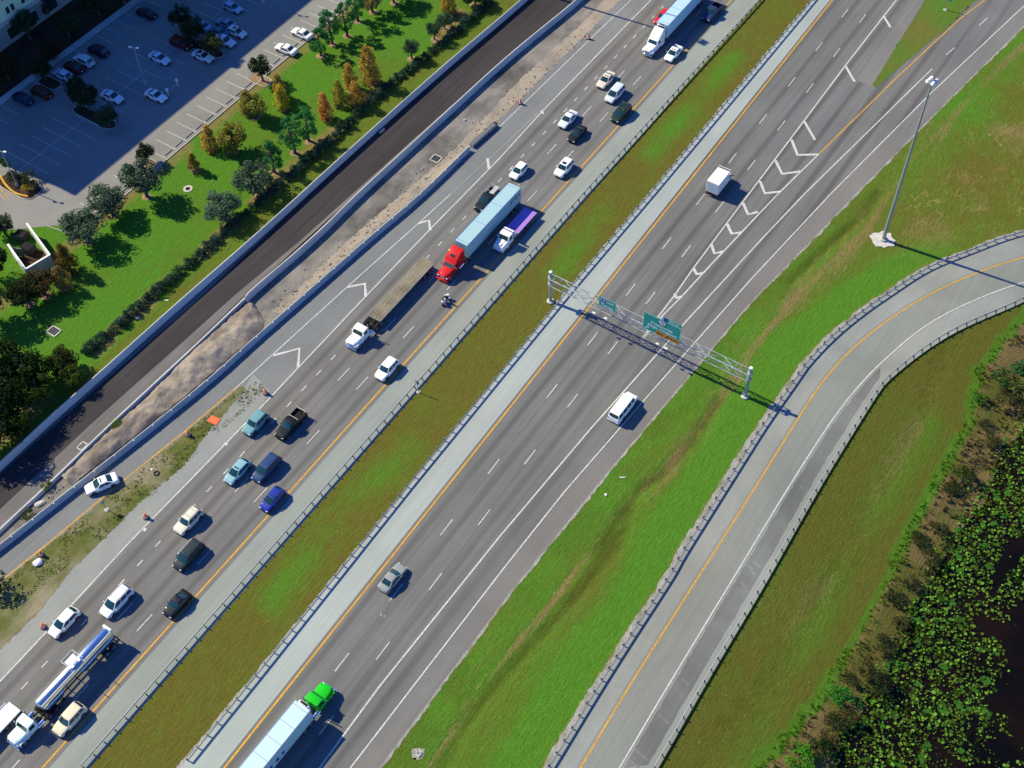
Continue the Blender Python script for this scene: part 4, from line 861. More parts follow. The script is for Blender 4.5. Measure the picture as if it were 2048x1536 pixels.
WFR_VAN = [(-.5, .92), (-.49, .97), (-.36, 1.0), (.3, 1.0), (.42, .96), (.48, .86), (.5, .72)]
def make_kind(kind):
    K = KINDS[kind]; L, Wd, H = K['L'], K['Wd'], K['H']; boxy = kind in ('van', 'pickup')
    wf = WFR_VAN if boxy else WFR
    st = [-.5, -.4965, -.49, -.475, -.455, -.42, -.36, -.28, -.2, -.161, -.154, -.1, 0, .1, .2, .27, .33, .38, .42, .45, .47, .484, .494, .5]
    body = MB(); rings = []
    for s in st:
        y = s*L; w = Wd/2*lerp_tab(wf, s); h = lerp_tab(K['top'], s); zb = .24+.14*max(0, (abs(s)-.44)/.06); m = h-zb
        half = [(.80*w, zb), (.95*w, zb+.04), (1.0*w, zb+.28*m), (.995*w, zb+.58*m), (.955*w, zb+.84*m), (.90*w, h-.035), (.80*w, h), (.45*w, h+.018), (0, h+.022)]
        if kind == 'pickup' and s < -.157: half = [(.80*w, zb), (.95*w, zb+.04), (1.0*w, zb+.28*m), (.995*w, zb+.58*m), (.98*w, zb+.84*m), (.96*w, h), (.8*w, h), (.45*w, h), (0, h)]
        rings.append([(-a, y, b) for a, b in half]+[(a, y, b) for a, b in reversed(half[:-1])])
    body.loft(rings)
    if kind == 'pickup':
        yb0, yb1 = -.497*L, -.156*L; w = Wd/2
        for sx in (-1, 1): body.bbox((sx*(w-.075), (yb0+yb1)/2, .88), (.13, yb1-yb0, .44), .03)
        body.bbox((0, yb0+.05, .88), (Wd-.24, .09, .42), .03)
    gf, tf, tr, gr, zb = K['g']; wb0 = Wd/2*.90; wt0 = Wd/2*(.90*.86 if boxy else .735)
    def ring_pt(s, v, off=0.0):
        e = v**1.0; roof = max(0, (v-.82)/.18); z = zb+(H-zb)*(1-(1-v)**1.15 if False else v)
        w = wb0+(wt0-wb0)*e-.035*roof**2-.02*math.sin(math.pi*v)*0
        yf = L*(gf+(tf-gf)*v)-.06*roof**2; yr = L*(gr+(tr-gr)*v)+.05*roof**2; bul = .14*(1-.4*v)
        k = int(s) % 4; u = s-int(s)
        if k == 0: x = -w+2*w*u; q = Vector((x*.985, yf-bul*(x/w)**2, z)); n = Vector((x/w*.35, 1, .8))
        elif k == 1: q = Vector((w*(1+.025*math.sin(math.pi*u)), yf-bul+(yr+bul*.6-yf+bul)*u, z)); n = Vector((1, 0, .3))
        elif k == 2: x = w-2*w*u; q = Vector((x*.985, yr+bul*.6*(x/w)**2, z)); n = Vector((x/w*.3, -1, .5))
        else: q = Vector((-w*(1+.025*math.sin(math.pi*u)), yr+bul*.6+(yf-bul-yr-bul*.6)*u, z)); n = Vector((-1, 0, .3))
        return q+n.normalized()*off
    SS = [i*.125 for i in range(32)]; VV = [0, .25, .5, .75, .9, .97, 1.0]
    rings = [[ring_pt(s, v) for s in SS] for v in VV]
    cap = [Vector((p.x*.72, (p.y-L*(tf+tr)/2)*.80+L*(tf+tr)/2, H+.025)) for p in rings[-1]]; cap2 = [Vector((p.x*.3, (p.y-L*(tf+tr)/2)*.4+L*(tf+tr)/2, H+.04)) for p in rings[-1]]
    body.loft(rings+[cap, cap2])
    parts = [('body', body.mesh('body', M['paint'], 38), (0, 0, 0), None)]
    def pane(name, s0, s1, v0, v1, n=5, m='glass', off=.014):
        k = MB(); g_ = [[ring_pt(s0+(s1-s0)*i/n, v0+(v1-v0)*j/3, off) for i in range(n+1)] for j in range(4)]; k.loft(g_, cap=False, closed=False)
        parts.append((name, k.mesh(name, M[m], 60), (0, 0, 0), None))
    pane('windshield', .05, .95, .04, .93); pane('rear_window', 2.08, 2.92, .14 if kind not in ('van',) else .2, .9)
    cuts = {'sedan': [(.07, .46), (.50, .90)], 'coupe': [(.07, .55), (.6, .88)], 'hatch': [(.06, .42), (.46, .92)], 'suv': [(.05, .36), (.39, .68), (.71, .95)], 'minivan': [(.05, .34), (.37, .68), (.71, .95)], 'van': [(.04, .2), (.24, .46), (.49, .71), (.74, .96)], 'pickup': [(.07, .5), (.54, .93)]}[kind]
    for a, b in cuts: pane('side_window', 1+a, 1+b, .12, .84); pane('side_window', 4-b, 4-a, .12, .84)
    wr = K['wr']; k = MB(); k.lathe([(wr*.62, -.11), (wr*.93, -.115), (wr, -.08), (wr, .08), (wr*.93, .115), (wr*.62, .11)], 20); tm = k.mesh('tyre', M['tyre'], 40)
    k = MB(); k.lathe([(0, .07), (wr*.2, .085), (wr*.55, .085), (wr*.64, .112), (wr*.64, -.1), (0, -.1)], 16); rm = k.mesh('rim', M['rim'], 40)
    k = MB(); k.lathe([(wr*1.16, -.02), (wr*1.16, .012)], 20); am = k.mesh('wheel_arch', M['dark'])
    for s in K['wb']:
        for sx in (-1, 1):
            parts.append(('wheel', tm, (sx*(Wd/2-.105), s*L, wr), ('rot', sx, rm, am)))
    wl_ = Wd/2*lerp_tab(wf, .46); zf = lerp_tab(K['top'], .47)
    for sx in (-1, 1):
        k = MB(); k.bbox((sx*wl_*.74, L*.462, zf-.085), (.34, .30, .13), .04); parts.append(('headlight', k.mesh('headlight', M['lamp'], 40), (0, 0, 0), None))
        zt = lerp_tab(K['top'], -.47)-.16; k = MB()
        if boxy: k.bbox((sx*Wd/2*.90, -L*.494, zt), (.16, .10, .34), .03)
        else: k.bbox((sx*Wd/2*.72, -L*.485, zt), (.36, .12, .17), .03)
        parts.append(('taillight', k.mesh('taillight', M['red_lamp'], 40), (0, 0, 0), None))
        mz = zb+.10; my = L*(gf+(tf-gf)*.25)-.22; k = MB(); k.bbox((sx*(Wd/2+.09), my, mz), (.22, .12, .15), .04); k.box((sx*(Wd/2-.05), my, mz-.04), (.14, .06, .05)); parts.append(('mirror', k.mesh('mirror', M['paint'], 40), (0, 0, 0), None))
    k = MB(); k.bbox((0, L*.4975, .50), (Wd*.42, .05, .15), .02); parts.append(('grille', k.mesh('grille', M['dark']), (0, 0, 0), None))
    k = MB(); k.bbox((0, L*.488, .30), (Wd*.72, .14, .12), .03); k.bbox((0, -L*.488, .32), (Wd*.80, .12, .13), .03); parts.append(('bumper_trim', k.mesh('bumper_trim', M['dark']), (0, 0, 0), None))
    k = MB(); k.bbox((0, -L*.5-.0, .62), (.31, .03, .16), .005); parts.append(('number_plate', k.mesh('number_plate', M['stripe']), (0, 0, 0), None))
    ex = {}
    zr = H+.03; k = MB(); k.bbox((0, L*tf-.55, zr+.006), (Wd*.40, .62, .035), .015); ex['sunroof'] = [('sunroof', k.mesh('sunroof', M['glass']))]
    k = MB(); k.bbox((0, L*tf-.28, zr+.004), (Wd*.44, .2, .03), .01); ex['sunroof_small'] = [('sunroof', k.mesh('sunroof', M['glass']))]
    ex['roof_rack'] = []
    for sx in (-1, 1): k = MB(); k.path([(sx*wt0*.86, L*tf-.25, H), (sx*wt0*.86, L*tf-.40, H+.09), (sx*wt0*.86, L*tr+.25, H+.09), (sx*wt0*.86, L*tr+.1, H)], .028); ex['roof_rack'].append(('roof_rail', k.mesh('roof_rail', M['trim'])))
    for yy in (L*tf-.55, L*tr+.5): k = MB(); k.tube((-wt0*.86, yy, H+.10), (wt0*.86, yy, H+.10), .025, n=6); ex['roof_rack'].append(('cross_bar', k.mesh('cross_bar', M['trim'])))
    if kind == 'pickup':
        k = MB(); k.box((0, -.327*L, .745), (Wd-.28, .335*L, .02)); ex['bed'] = [('bed_liner', k.mesh('bed_liner', M['dark']))]
        k = MB()
        for sx in (-1, 1):
            k.tube((sx*.85, -.48*L, 1.1), (sx*.85, -.48*L, 1.85), .035, n=6); k.tube((sx*.85, -.19*L, 1.1), (sx*.85, -.19*L, 1.85), .035, n=6); k.tube((sx*.85, -.49*L, 1.87), (sx*.85, -.14*L, 1.87), .04, n=6)
        for i in range(2): yy = (-.19-.29*i)*L; k.tube((-.85, yy, 1.87), (.85, yy, 1.87), .04, n=6)
        ex['rack'] = [('cargo_rack', k.mesh('cargo_rack', M['galv']))]
        k = MB()
        for i in range(10): k.bbox((-.45, -.44*L+i*.20, 1.96), (.72, .10, .06), .01)
        k.box((-.78, -.28*L, 1.95), (.06, 2.0, .08)); k.box((-.12, -.28*L, 1.95), (.06, 2.0, .08)); ex['ladder'] = [('ladder', k.mesh('ladder', M['metal_white']))]
        k = MB(); k.tube((-.8, -.14*L, 1.15), (-.8, -.14*L, 1.55), .035, n=6); k.tube((.8, -.14*L, 1.15), (.8, -.14*L, 1.55), .035, n=6); k.tube((-.8, -.47*L, 1.55), (.8, -.47*L, 1.55), .045, n=6)
        for sx in (-1, 1): k.tube((sx*.8, -.47*L, 1.1), (sx*.8, -.47*L, 1.55), .035, n=6); k.tube((sx*.8, -.47*L, 1.55), (sx*.8, -.40*L, 1.55), .04, n=6)
        k.tube((-.8, -.155*L, 1.6), (.8, -.155*L, 1.6), .045, n=6); ex['bars'] = [('bed_bars', k.mesh('bed_bars', M['galv']))]
    return parts, ex
PROTO = {}
NAME = {'sedan': 'sedan_car', 'coupe': 'coupe_car', 'hatch': 'hatchback_car', 'suv': 'suv_car', 'minivan': 'minivan', 'van': 'passenger_van', 'pickup': 'pickup_truck'}
def car(kind, px, py, heading, col, label, extras=(), group='cars on the carriageways', sc=1.0, wsc=1.0, zc=.75, name=None, parked=False):
    if kind not in PROTO: PROTO[kind] = make_kind(kind)
    parts, ex = PROTO[kind]; p = G(px, py, zc) if not isinstance(px, Vector) else px
    cat = {'van': 'van', 'minivan': 'minivan', 'suv': 'SUV', 'pickup': 'pickup truck'}.get(kind, 'car')
    root = thing(NAME[kind], (p.x, p.y, LOT_Z+.003 if parked else .032), heading, label, cat, group); root.scale = (wsc*1.07, sc, 1.04)
    for nm, me, loc, spec in parts:
        o = link(bpy.data.objects.new(nm, me), root); o.location = loc; o.color = (*col, 1)
        if spec:
            o.rotation_euler = (0, R(90)*spec[1], 0); q = link(bpy.data.objects.new('rim', spec[2]), o); q.location = (0, 0, .012)
            a_ = link(bpy.data.objects.new('wheel_arch', spec[3]), root); a_.location = (spec[1]*(KINDS[kind]['Wd']/2-.012), loc[1], loc[2]+.02); a_.rotation_euler = o.rotation_euler
    for e in extras:
        for nm, me in ex[e]: o = link(bpy.data.objects.new(nm, me), root); o.color = (*col, 1)
    return root
S, N_ = R(180), 0.0
wht, slv = (.78, .79, .78), (.52, .56, .58)
TR = 'vehicles on the busy carriageway'
LAB = lambda *a: None
car('sedan', 1326, 33, S, (.62, .008, .012), 'bright red car half hidden behind the white semi trailer at the top', group=TR)
car('sedan', 1347, 106, S, (.75, .78, .80), 'white car with dark glass and white roof, beside the white semi cab', ('sunroof_small',), TR)
car('pickup', 1424, 25, S, (.02, .035, .10), 'dark blue pickup in the shadow behind the long white trailer', ('bed',), TR)
car('sedan', 1212, 159, S, (.60, .56, .47), 'champagne car with open sunroof beside the silver minivan', ('sunroof_small',), TR)
car('minivan', 1230, 187, S, (.56, .61, .66), 'silver minivan between the champagne car and the dark green minivan', (), TR)
car('minivan', 1242, 226, S, (.012, .030, .022), 'very dark green minivan on the lane beside the yellow line', ('roof_rack',), TR)
car('sedan', 1136, 238, S, (.60, .65, .70), 'silver sedan just ahead of the black sedan in the middle lanes', (), TR)
car('sedan', 1154, 267, S, (.010, .011, .016), 'glossy black sedan beside the silver sedan', ('sunroof_small',), TR, .93)
car('hatch', 1038, 341, S, wht, 'plain white hatchback following the truck with the pale blue trailer', (), TR)
car('suv', 1128, 336, S, wht, 'white SUV with dark sunroof beside the yellow line', ('sunroof',), TR, .95)
car('pickup', 974, 400, S, (.012, .016, .024), 'black pickup with white slatted rack, partly hidden by the pale blue trailer', ('bed', 'ladder', 'rack'), TR)
car('suv', 774, 738, S, wht, 'clean white SUV on the lane by the yellow line, behind the flatbed truck', (), TR, .95)
car('suv', 511, 846, S, (.13, .30, .33), 'teal SUV against the right edge line beside the black pickup', (), TR, .97)
car('pickup', 581, 849, S, (.008, .010, .016), 'black crew cab pickup with bed bars and bright lamps', ('bed', 'bars'), TR)
car('hatch', 475, 942, S, (.22, .40, .46), 'light blue car with dark sunroof next to the navy minivan', ('sunroof_small',), TR, 1.1)
car('minivan', 533, 936, S, (.018, .05, .14), 'navy blue minivan between two blue cars', (), TR, 1.02)
car('hatch', 545, 998, S, (.012, .03, .28), 'deep blue hatchback on the lane by the yellow line', ('sunroof_small',), TR)
car('sedan', 203, 967, R(152), (.76, .78, .80), 'white sedan with small sunroof alone on the walled exit lane', ('sunroof_small',), TR, 1.03)
car('suv', 377, 1041, S, (.62, .60, .50), 'cream SUV with black roof rack', ('roof_rack',), TR)
car('minivan', 377, 1110, S, (.020, .032, .038), 'dark grey green minivan behind the cream SUV with roof rack', ('sunroof_small',), TR)
car('minivan', 233, 1202, S, (.76, .79, .80), 'big white minivan in the middle lane', ('roof_rack',), TR, 1.02)
car('hatch', 128, 1244, S, wht, 'white hatchback with black sides along the right edge line beside a traffic drum', (), TR, 1.12)
car('sedan', 354, 1207, S, (.008, .010, .018), 'black sedan on the lane by the yellow line near the big white minivan', (), TR, .9)
car('suv', 139, 1438, S, (.66, .60, .44), 'cream coloured crossover beside the tanker truck cab', (), TR)
EBG = 'vehicles on the quieter carriageway'
car('van', 1246, 815, R(-1), (.80, .81, .80), 'long white passenger van casting a dark shadow on the exit lane', (), EBG)
car('sedan', 785, 1155, R(-1), (.26, .28, .27), 'grey sedan on the lane nearest the median', (), EBG)
# parked cars, nose or tail to the lane
PK = 'cars parked in the lot'; EH, WH = R(-90), R(90)
def pk(kind, px, py, h, col, label, extras=()): car(kind, px, py, h+R(random.uniform(-2, 2)), col, label, extras, PK, parked=True, zc=.8)
pk('sedan', 572, 97, WH, wht, 'white sedan parked in the sun at the lawn kerb, between empty stalls')
pk('sedan', 604, 66, WH, (.70, .72, .72), 'white sedan parked in the sun at the lawn kerb, beside the pine')
pk('coupe', 312, 190, EH, wht, 'white coupe half in the building shade beside the twin lamp pole')
pk('coupe', 406, 111, EH, (.66, .67, .66), 'white car with black roof parked left of the island tree at the shade edge', ('sunroof',))
pk('sedan', 449, 80, EH, (.60, .66, .72), 'pale car nosing into the sun right of the island tree')
pk('hatch', 473, 63, EH, (.62, .64, .62), 'white hatchback with dark glass, farthest right at the shade edge', ('sunroof',))
pk('sedan', 319, 115, EH, (.60, .66, .72), 'pale sedan alone in the shaded stalls beyond the twin lamp pole')
pk('sedan', 224, 192, EH, (.62, .68, .75), 'pale sedan in the shaded stalls next to the big island tree')
pk('hatch', 125, 148, WH, (.40, .48, .60), 'small silver hatchback parked by the rounded planted island')
pk('suv', 167, 120, WH, (.50, .54, .54), 'silver SUV parked at the sidewalk between two dark cars')
pk('sedan', 147, 133, WH, (.06, .012, .012), 'dark maroon car parked at the sidewalk left of the silver SUV')
pk('suv', 196, 100, WH, (.03, .012, .03), 'large dark vehicle parked at the sidewalk right of the silver SUV')
pk('sedan', 292, 25, WH, (.012, .012, .03), 'dark blue car parked at the sidewalk, uppermost of its row')
pk('sedan', 44, 195, WH, (.015, .016, .05), 'dark car parked at the sidewalk at the left edge of the photo')
pk('suv', 82, 183, WH, (.07, .014, .010), 'dark red vehicle parked at the sidewalk left of the rounded island')
pk('suv', 362, 86, EH, (.13, .012, .012), 'dark red vehicle parked in the shade under the island tree')
pk('sedan', 402, 50, WH, (.25, .32, .48), 'blue grey car parked nose to nose behind the island tree')
pk('hatch', 465, 14, EH, (.36, .44, .56), 'light grey hatchback in the upper shaded stalls')
pk('sedan', 436, 62, WH, (.10, .15, .22), 'dull blue car behind the pale car right of the island tree')
pk('sedan', 452, 46, WH, (.22, .28, .36), 'grey car nose to nose with the white hatchback at the shade edge')

# ------------------------------------------------------------------ trucks (local: +Y forward, origin under the front bumper)
def wheel_pair(root, x, y, r, w, duals=False, part='wheel'):
    for sx in (-1, 1):
        k = MB(); k.tube((sx*(x-w), y, r), (sx*x, y, r), r, n=18); o = k.build(part, M['tyre'], root, 40)
        k = MB(); k.tube((sx*(x-.02), y, r), (sx*(x+.012), y, r), r*.58, n=14); k.tube((sx*x, y, r), (sx*(x+.05), y, r), r*.22, n=10); k.build('rim', M['rim'], o, 40)
def tractor(root, col, style, ylen=7.0):
    """conventional cab; style: sleeper / midroof / day"""
    k = MB()
    def hoodring(y, w, z0, z1): return [(-w, y, z0), (-w, y, z0+(z1-z0)*.6), (-w*.86, y, z1-.06), (-w*.6, y, z1), (0, y, z1+.04), (w*.6, y, z1), (w*.86, y, z1-.06), (w, y, z0+(z1-z0)*.6), (w, y, z0)]
    k.loft([hoodring(-.12, .62, .62, 1.35), hoodring(-.28, .78, .55, 1.50), hoodring(-.9, .92, .60, 1.62), hoodring(-1.7, 1.02, .62, 1.74), hoodring(-2.0, 1.05, .62, 1.78)])
    for sx in (-1, 1): k.side([(-.25, .75), (-.45, 1.12), (-1.0, 1.22), (-1.65, 1.10), (-1.85, .7), (-1.7, .62), (-1.45, 1.0), (-.85, 1.05), (-.55, .6), (-.3, .55)], .0001, 0, 1) if False else None
    for sx in (-1, 1): k.bbox((sx*1.02, -1.02, 1.12), (.42, 1.35, .22), .09); k.bbox((sx*1.06, -.40, .88), (.34, .26, .46), .09); k.bbox((sx*1.06, -1.72, .88), (.34, .22, .50), .08)
    k.build('hood', M['paint'], root, 40, color=col)
    zt = {'sleeper': 3.9, 'midroof': 2.75, 'day': 2.62}[style]
    k = MB()
    cabp = [(-1.95, .75), (-1.95, 1.75), (-2.35, 2.45), (-2.62, 2.60), (-3.55, 2.62), (-3.6, .75)]
    k.side(cabp, lambda z: 1.13-.10*max(0, (z-1.7)/.9), .10, .96); cab = k.build('cab', M['paint'], root, 40, color=col)
    if style == 'sleeper':
        k = MB(); k.side([(-2.50, 2.50), (-2.85, 3.05), (-4.3, 3.82), (-5.1, 3.86), (-5.15, .72), (-3.55, .72), (-3.5, 2.4)], lambda z: 1.16-.07*max(0, (z-2.4)/1.4), .16, .97); k.build('sleeper', M['paint'], root, 40, color=col)
        k = MB(); k.quadpane([(-.42, -3.15, 3.245), (.42, -3.15, 3.245), (.42, -3.55, 3.455), (-.42, -3.55, 3.455)], .03); k.build('roof_hatch', M['glass'], root); yb = -5.15
    elif style == 'midroof':
        k = MB(); k.side([(-3.55, .72), (-3.55, 2.62), (-4.9, 2.66), (-4.95, .72)], 1.15, .10, .97); k.build('sleeper', M['paint'], root, 40, color=col)
        k = MB(); k.side([(-2.75, 2.60), (-3.0, 2.95), (-4.55, 3.95), (-4.68, 3.92), (-4.68, 2.64)], lambda z: 1.06-.04*(z-2.6), .10, .96); k.build('roof_fairing', M['paint'], root, 40, color=col); yb = -4.95
    else: yb = -3.6
    k = MB(); k.quadpane([(-.92, -2.0, 1.82), (.92, -2.0, 1.82), (.84, -2.34, 2.42), (-.84, -2.34, 2.42)], .03); k.build('windshield', M['glass'], cab)
    for sx in (-1, 1):
        k = MB(); k.quadpane([(sx*1.128, -2.35, 1.72), (sx*1.128, -3.25, 1.72), (sx*1.065, -3.25, 2.35), (sx*1.065, -2.55, 2.35)], .014); k.build('side_window', M['glass'], cab)
        k = MB(); k.bbox((sx*1.42, -2.15, 1.95), (.20, .12, .62), .04); k.tube((sx*1.1, -2.2, 1.7), (sx*1.4, -2.15, 1.75), .03, n=6); k.tube((sx*1.1, -2.3, 2.2), (sx*1.4, -2.15, 2.2), .03, n=6); k.build('mirror', M['chrome'], root, 40)
        k = MB(); k.bbox((sx*.86, -.20, 1.06), (.34, .18, .22), .05); k.build('headlight', M['lamp'], root, 40)
        k = MB(); k.tube((sx*.98, -3.4, .72), (sx*.98, -4.7 if style != 'day' else -4.5, .72), .32, n=16); k.build('fuel_tank', M['chrome'], root, 40)
        if style != 'sleeper': k = MB(); k.tube((sx*.95, yb-.12, .8), (sx*.95, yb-.12, 3.2), .075, n=10); k.build('exhaust_stack', M['chrome'], root, 40)
    k = MB(); k.bbox((0, -.10, 1.02), (1.0, .10, .70), .04); k.build('grille', M['chrome'], root); k = MB(); k.bbox((0, .02, .55), (2.35, .26, .36), .09); k.build('bumper', M['chrome'] if style != 'sleeper' else M['paint'], root, 40, color=col)
    k = MB()
    for sx in (-1, 1): k.box((sx*.42, -4.4, .92), (.10, 6.2, .26))
    for yy in (-5.0, -5.9, -6.9): k.box((0, yy, .92), (.8, .12, .2))
    k.bbox((0, -5.95, 1.14), (1.0, 1.1, .12), .04); k.build('chassis', M['dark'], root)
    for sx in (-1, 1): k = MB(); k.side([(-6.95, .62), (-6.85, 1.0), (-6.4, 1.12), (-5.5, 1.12), (-4.95, 1.0), (-4.9, .9), (-5.5, 1.06), (-6.4, 1.06), (-6.8, .95)], .26, .02, 1); o = k.build('mud_guard', M['dark'], root); o.location = (sx*.95, 0, 0)
    wheel_pair(root, 1.14, -1.03, .52, .30); wheel_pair(root, 1.22, -5.35, .52, .58); wheel_pair(root, 1.22, -6.5, .52, .58)
    return yb
def trailer_base(root, y0, L, wheels=(1.5, 2.75), zf=1.15):
    k = MB()
    for sx in (-1, 1): k.box((sx*.5, y0-L/2, zf-.17), (.12, L-.3, .22))
    for i in range(8): k.box((0, y0-.6-(L-1.2)*i/7, zf-.12), (2.3, .1, .1))
    for sx in (-1, 1): k.box((sx*.75, y0-2.6, .68), (.14, .16, .8)); k.box((sx*.75, y0-2.6, .25), (.34, .34, .06))
    k.box((0, y0-L+.1, .55), (2.3, .1, .12)); k.box((-.7, y0-L+.1, .8), (.1, .1, .5)); k.box((.7, y0-L+.1, .8), (.1, .1, .5)); k.build('undercarriage', M['dark'], root)
    for w_ in wheels: wheel_pair(root, 1.25, y0-L+w_, .52, .58)
def box_trailer(root, y0, L, col, zt=4.1, zf=1.12, ribs=False, reefer=False, skin='panel'):
    k = MB(); k.bbox((0, y0-L/2, (zt+zf)/2), (2.59, L, zt-zf), .035); o = k.build('trailer_box', M[skin], root, color=col)
    k = MB(); n = 6 if ribs else 3
    for i in range(n+1): yy = y0-.5-(L-1.0)*i/n; k.bbox((0, yy, zt+.002), (2.50, .07, .03 if ribs else .012), .005)
    for sx in (-1, 1): k.box((sx*1.255, y0-L/2, zt+.006), (.09, L-.04, .03)); k.box((sx*1.302, y0-L/2, zf+.1), (.012, L-.06, .18))
    k.build('roof_rail', M['alum'], o)
    k = MB()
    for sx in (-1, 1): k.bbox((sx*.635, y0-L-.02, (zt+zf)/2), (1.22, .05, zt-zf-.2), .02)
    d_ = k.build('rear_door', M[skin], o, color=col); k = MB()
    for x in (-.95, -.35, .35, .95): k.tube((x, y0-L-.06, zf+.15), (x, y0-L-.06, zt-.15), .022, n=6)
    k.build('lock_rod', M['galv'], d_)
    for sx in (-1, 1): k = MB(); k.bbox((sx*1.1, y0-L-.04, zf-.05), (.22, .06, .12), .02); k.build('taillight', M['red_lamp'], root)
    if reefer:
        k = MB(); k.bbox((0, y0+.24, zt-.75), (1.75, .48, 1.35), .14); ru = k.build('reefer_unit', M['metal_white'], root, 40); k = MB(); k.box((0, y0+.485, zt-.62), (1.3, .02, .7)); k.box((0, y0+.26, zt-.072), (1.2, .28, .02)); k.build('vent', M['dark'], ru)
    trailer_base(root, y0, L, zf=zf); return o
def truck(name, px, py, z, heading, x=None, label='', cat='truck', grp=None):
    p = G(px, py, z); return thing(name, (x if x is not None else p.x, p.y, .032), heading, label, cat, grp)
def lettering(root, body, size, m, x, y, z, side, shear=0, xs=1.0):
    o = text_mesh(body, size, m, 'lettering', root, 0, 0, 0, shear=shear, xs=xs, thick=.012); o.location = (x, y, z); o.rotation_euler = (R(90), 0, R(90)*side); return o
TG = 'heavy trucks'
# red semi with pale blue box trailer
t_ = truck('semi_truck', 884, 560, .5, S, None, 'red semi truck with tall sleeper cab pulling a long pale blue box trailer', 'truck', TG)
tractor(t_, (.56, .012, .014), 'sleeper'); o = box_trailer(t_, -5.9, 16.15, (.33, .50, .53), skin='panel'); lettering(o, 'XTRA', 1.25, M['sign_black'], -1.303, -20.0, 3.05, -1, .25, 1.0)
# white semi at the top
t_ = truck('semi_truck', 1293, 110, .5, S, None, 'white semi truck with wind fairing pulling a long white refrigerated trailer at the top', 'truck', TG)
tractor(t_, (.80, .80, .79), 'midroof'); box_trailer(t_, -5.75, 16.15, (.40, .58, .66), reefer=True)
# green semi, heading away
t_ = truck('semi_truck', 660, 1372, .9, R(-1.0), None, 'bright green semi cab hauling a long white refrigerated trailer at the bottom edge', 'truck', TG)
tractor(t_, (.012, .50, .014), 'day'); o = box_trailer(t_, -4.75, 16.15, (.48, .64, .63), ribs=True, reefer=True)
for i, yy in enumerate((-10.5, -11.6, -12.8)): k = MB(); k.bbox((1.302, yy, 2.2), (.016, .5, .6 if i != 1 else .8), .004); k.build('emblem', M['sign_blue'], o)
# flatbed semi with wooden deck
t_ = truck('flatbed_truck', 701, 695, .6, S, None, 'white cab pulling an empty flatbed trailer with a weathered wooden deck', 'truck', TG)
tractor(t_, (.78, .79, .77), 'day'); y0, L = -6.3, 14.9
k = MB(); k.bbox((0, y0-L/2, 1.42), (2.5, L, .16), .02); dk_ = k.build('deck', M['wood'], t_); k = MB()
for sx in (-1, 1): k.box((sx*1.275, y0-L/2, 1.39), (.06, L, .24))
k.box((0, y0-L-.03, 1.45), (2.56, .08, .30)); k.box((0, y0+.03, 1.42), (2.56, .06, .24)); k.build('side_rail', M['galvd'], dk_)
k = MB()
for i in range(1, 30): k.box((0, y0-L*i/30, 1.503), (2.46, .03, .012))
k.build('plank_seam', M['bark'], dk_); trailer_base(t_, y0, L, (1.4, 2.7), 1.33)
# tanker
t_ = truck('tanker_truck', 27, 1491, .5, S, None, 'pale blue white cab pulling a shiny blue reflecting tank trailer', 'tanker', TG)
tractor(t_, (.66, .76, .74), 'day'); y0, L, rr = -5.2, 12.9, .92; zc = 2.45
k = MB(); prof = []
ringsT = []
for yy, f in ((y0, .05), (y0-.03, .55), (y0-.12, .85), (y0-.3, 1), (y0-L+.3, 1), (y0-L+.12, .85), (y0-L+.03, .55), (y0-L, .05)):
    ringsT.append([(rr*f*math.cos(a), yy, zc+rr*f*math.sin(a)) for a in [i*2*math.pi/28 for i in range(28)]])
k.loft(ringsT); tank = k.build('tank', M['alum'], t_, 40)
k = MB(); k.box((-.66, y0-L/2, zc+.66), (.22, L-.4, .06)); k.tube((-.80, y0-.3, zc+.60), (-.80, y0-L+.3, zc+.60), .035, n=6); k.build('walkway', plain('tan_metal', (.42, .40, .28), .6), tank)
k = MB(); k.box((.35, y0-L*.53, zc+.98), (1.5, 1.5, .06)); 
for i in range(5): k.box((.95, y0-L*.53-.9+i*.45, zc+1.0), (.35, .05, .05))
for yy in (-1, 1):
    k.tube((1.15, y0-L*.53+yy, zc+1.0), (1.15, y0-L*.53+yy, zc+1.75), .03, n=6); k.tube((-.8, y0-L*.53+yy, zc+1.0), (-.8, y0-L*.53+yy, zc+1.75), .03, n=6); k.tube((1.15, y0-L*.53+yy, zc+1.75), (-.8, y0-L*.53+yy, zc+1.75), .03, n=6)
k.tube((1.15, y0-L*.53-1, zc+1.75), (1.15, y0-L*.53+1, zc+1.75), .03, n=6); pf = k.build('platform', M['metal_white'], tank)
k = MB(); k.lathe([(.38, 0), (.38, .16), (.30, .2), (.1, .3)], 18, (0, y0-L*.53, zc+1.0)); k.build('manhole_cover', M['metal_white'], pf, 40)
for a_, b_ in ((y0-.3, y0-3.6), (y0-6.6, y0-9.6), (y0-L+3.2, y0-L+.3)):
    k = MB(); k.side([(a_, zc-.5), (a_-.4, 1.18), (b_+.4, 1.18), (b_, zc-.5)], lambda z: .95, .2, .9); k.build('belly_hopper', M['alum'], tank, 40)
k = MB(); k.bbox((0, y0-L+.1, zc+.55), (1.5, .35, .8), .06); k.build('rear_cabinet', M['metal_white'], tank); trailer_base(t_, y0-.2, L, (1.3, 2.55), 1.2)
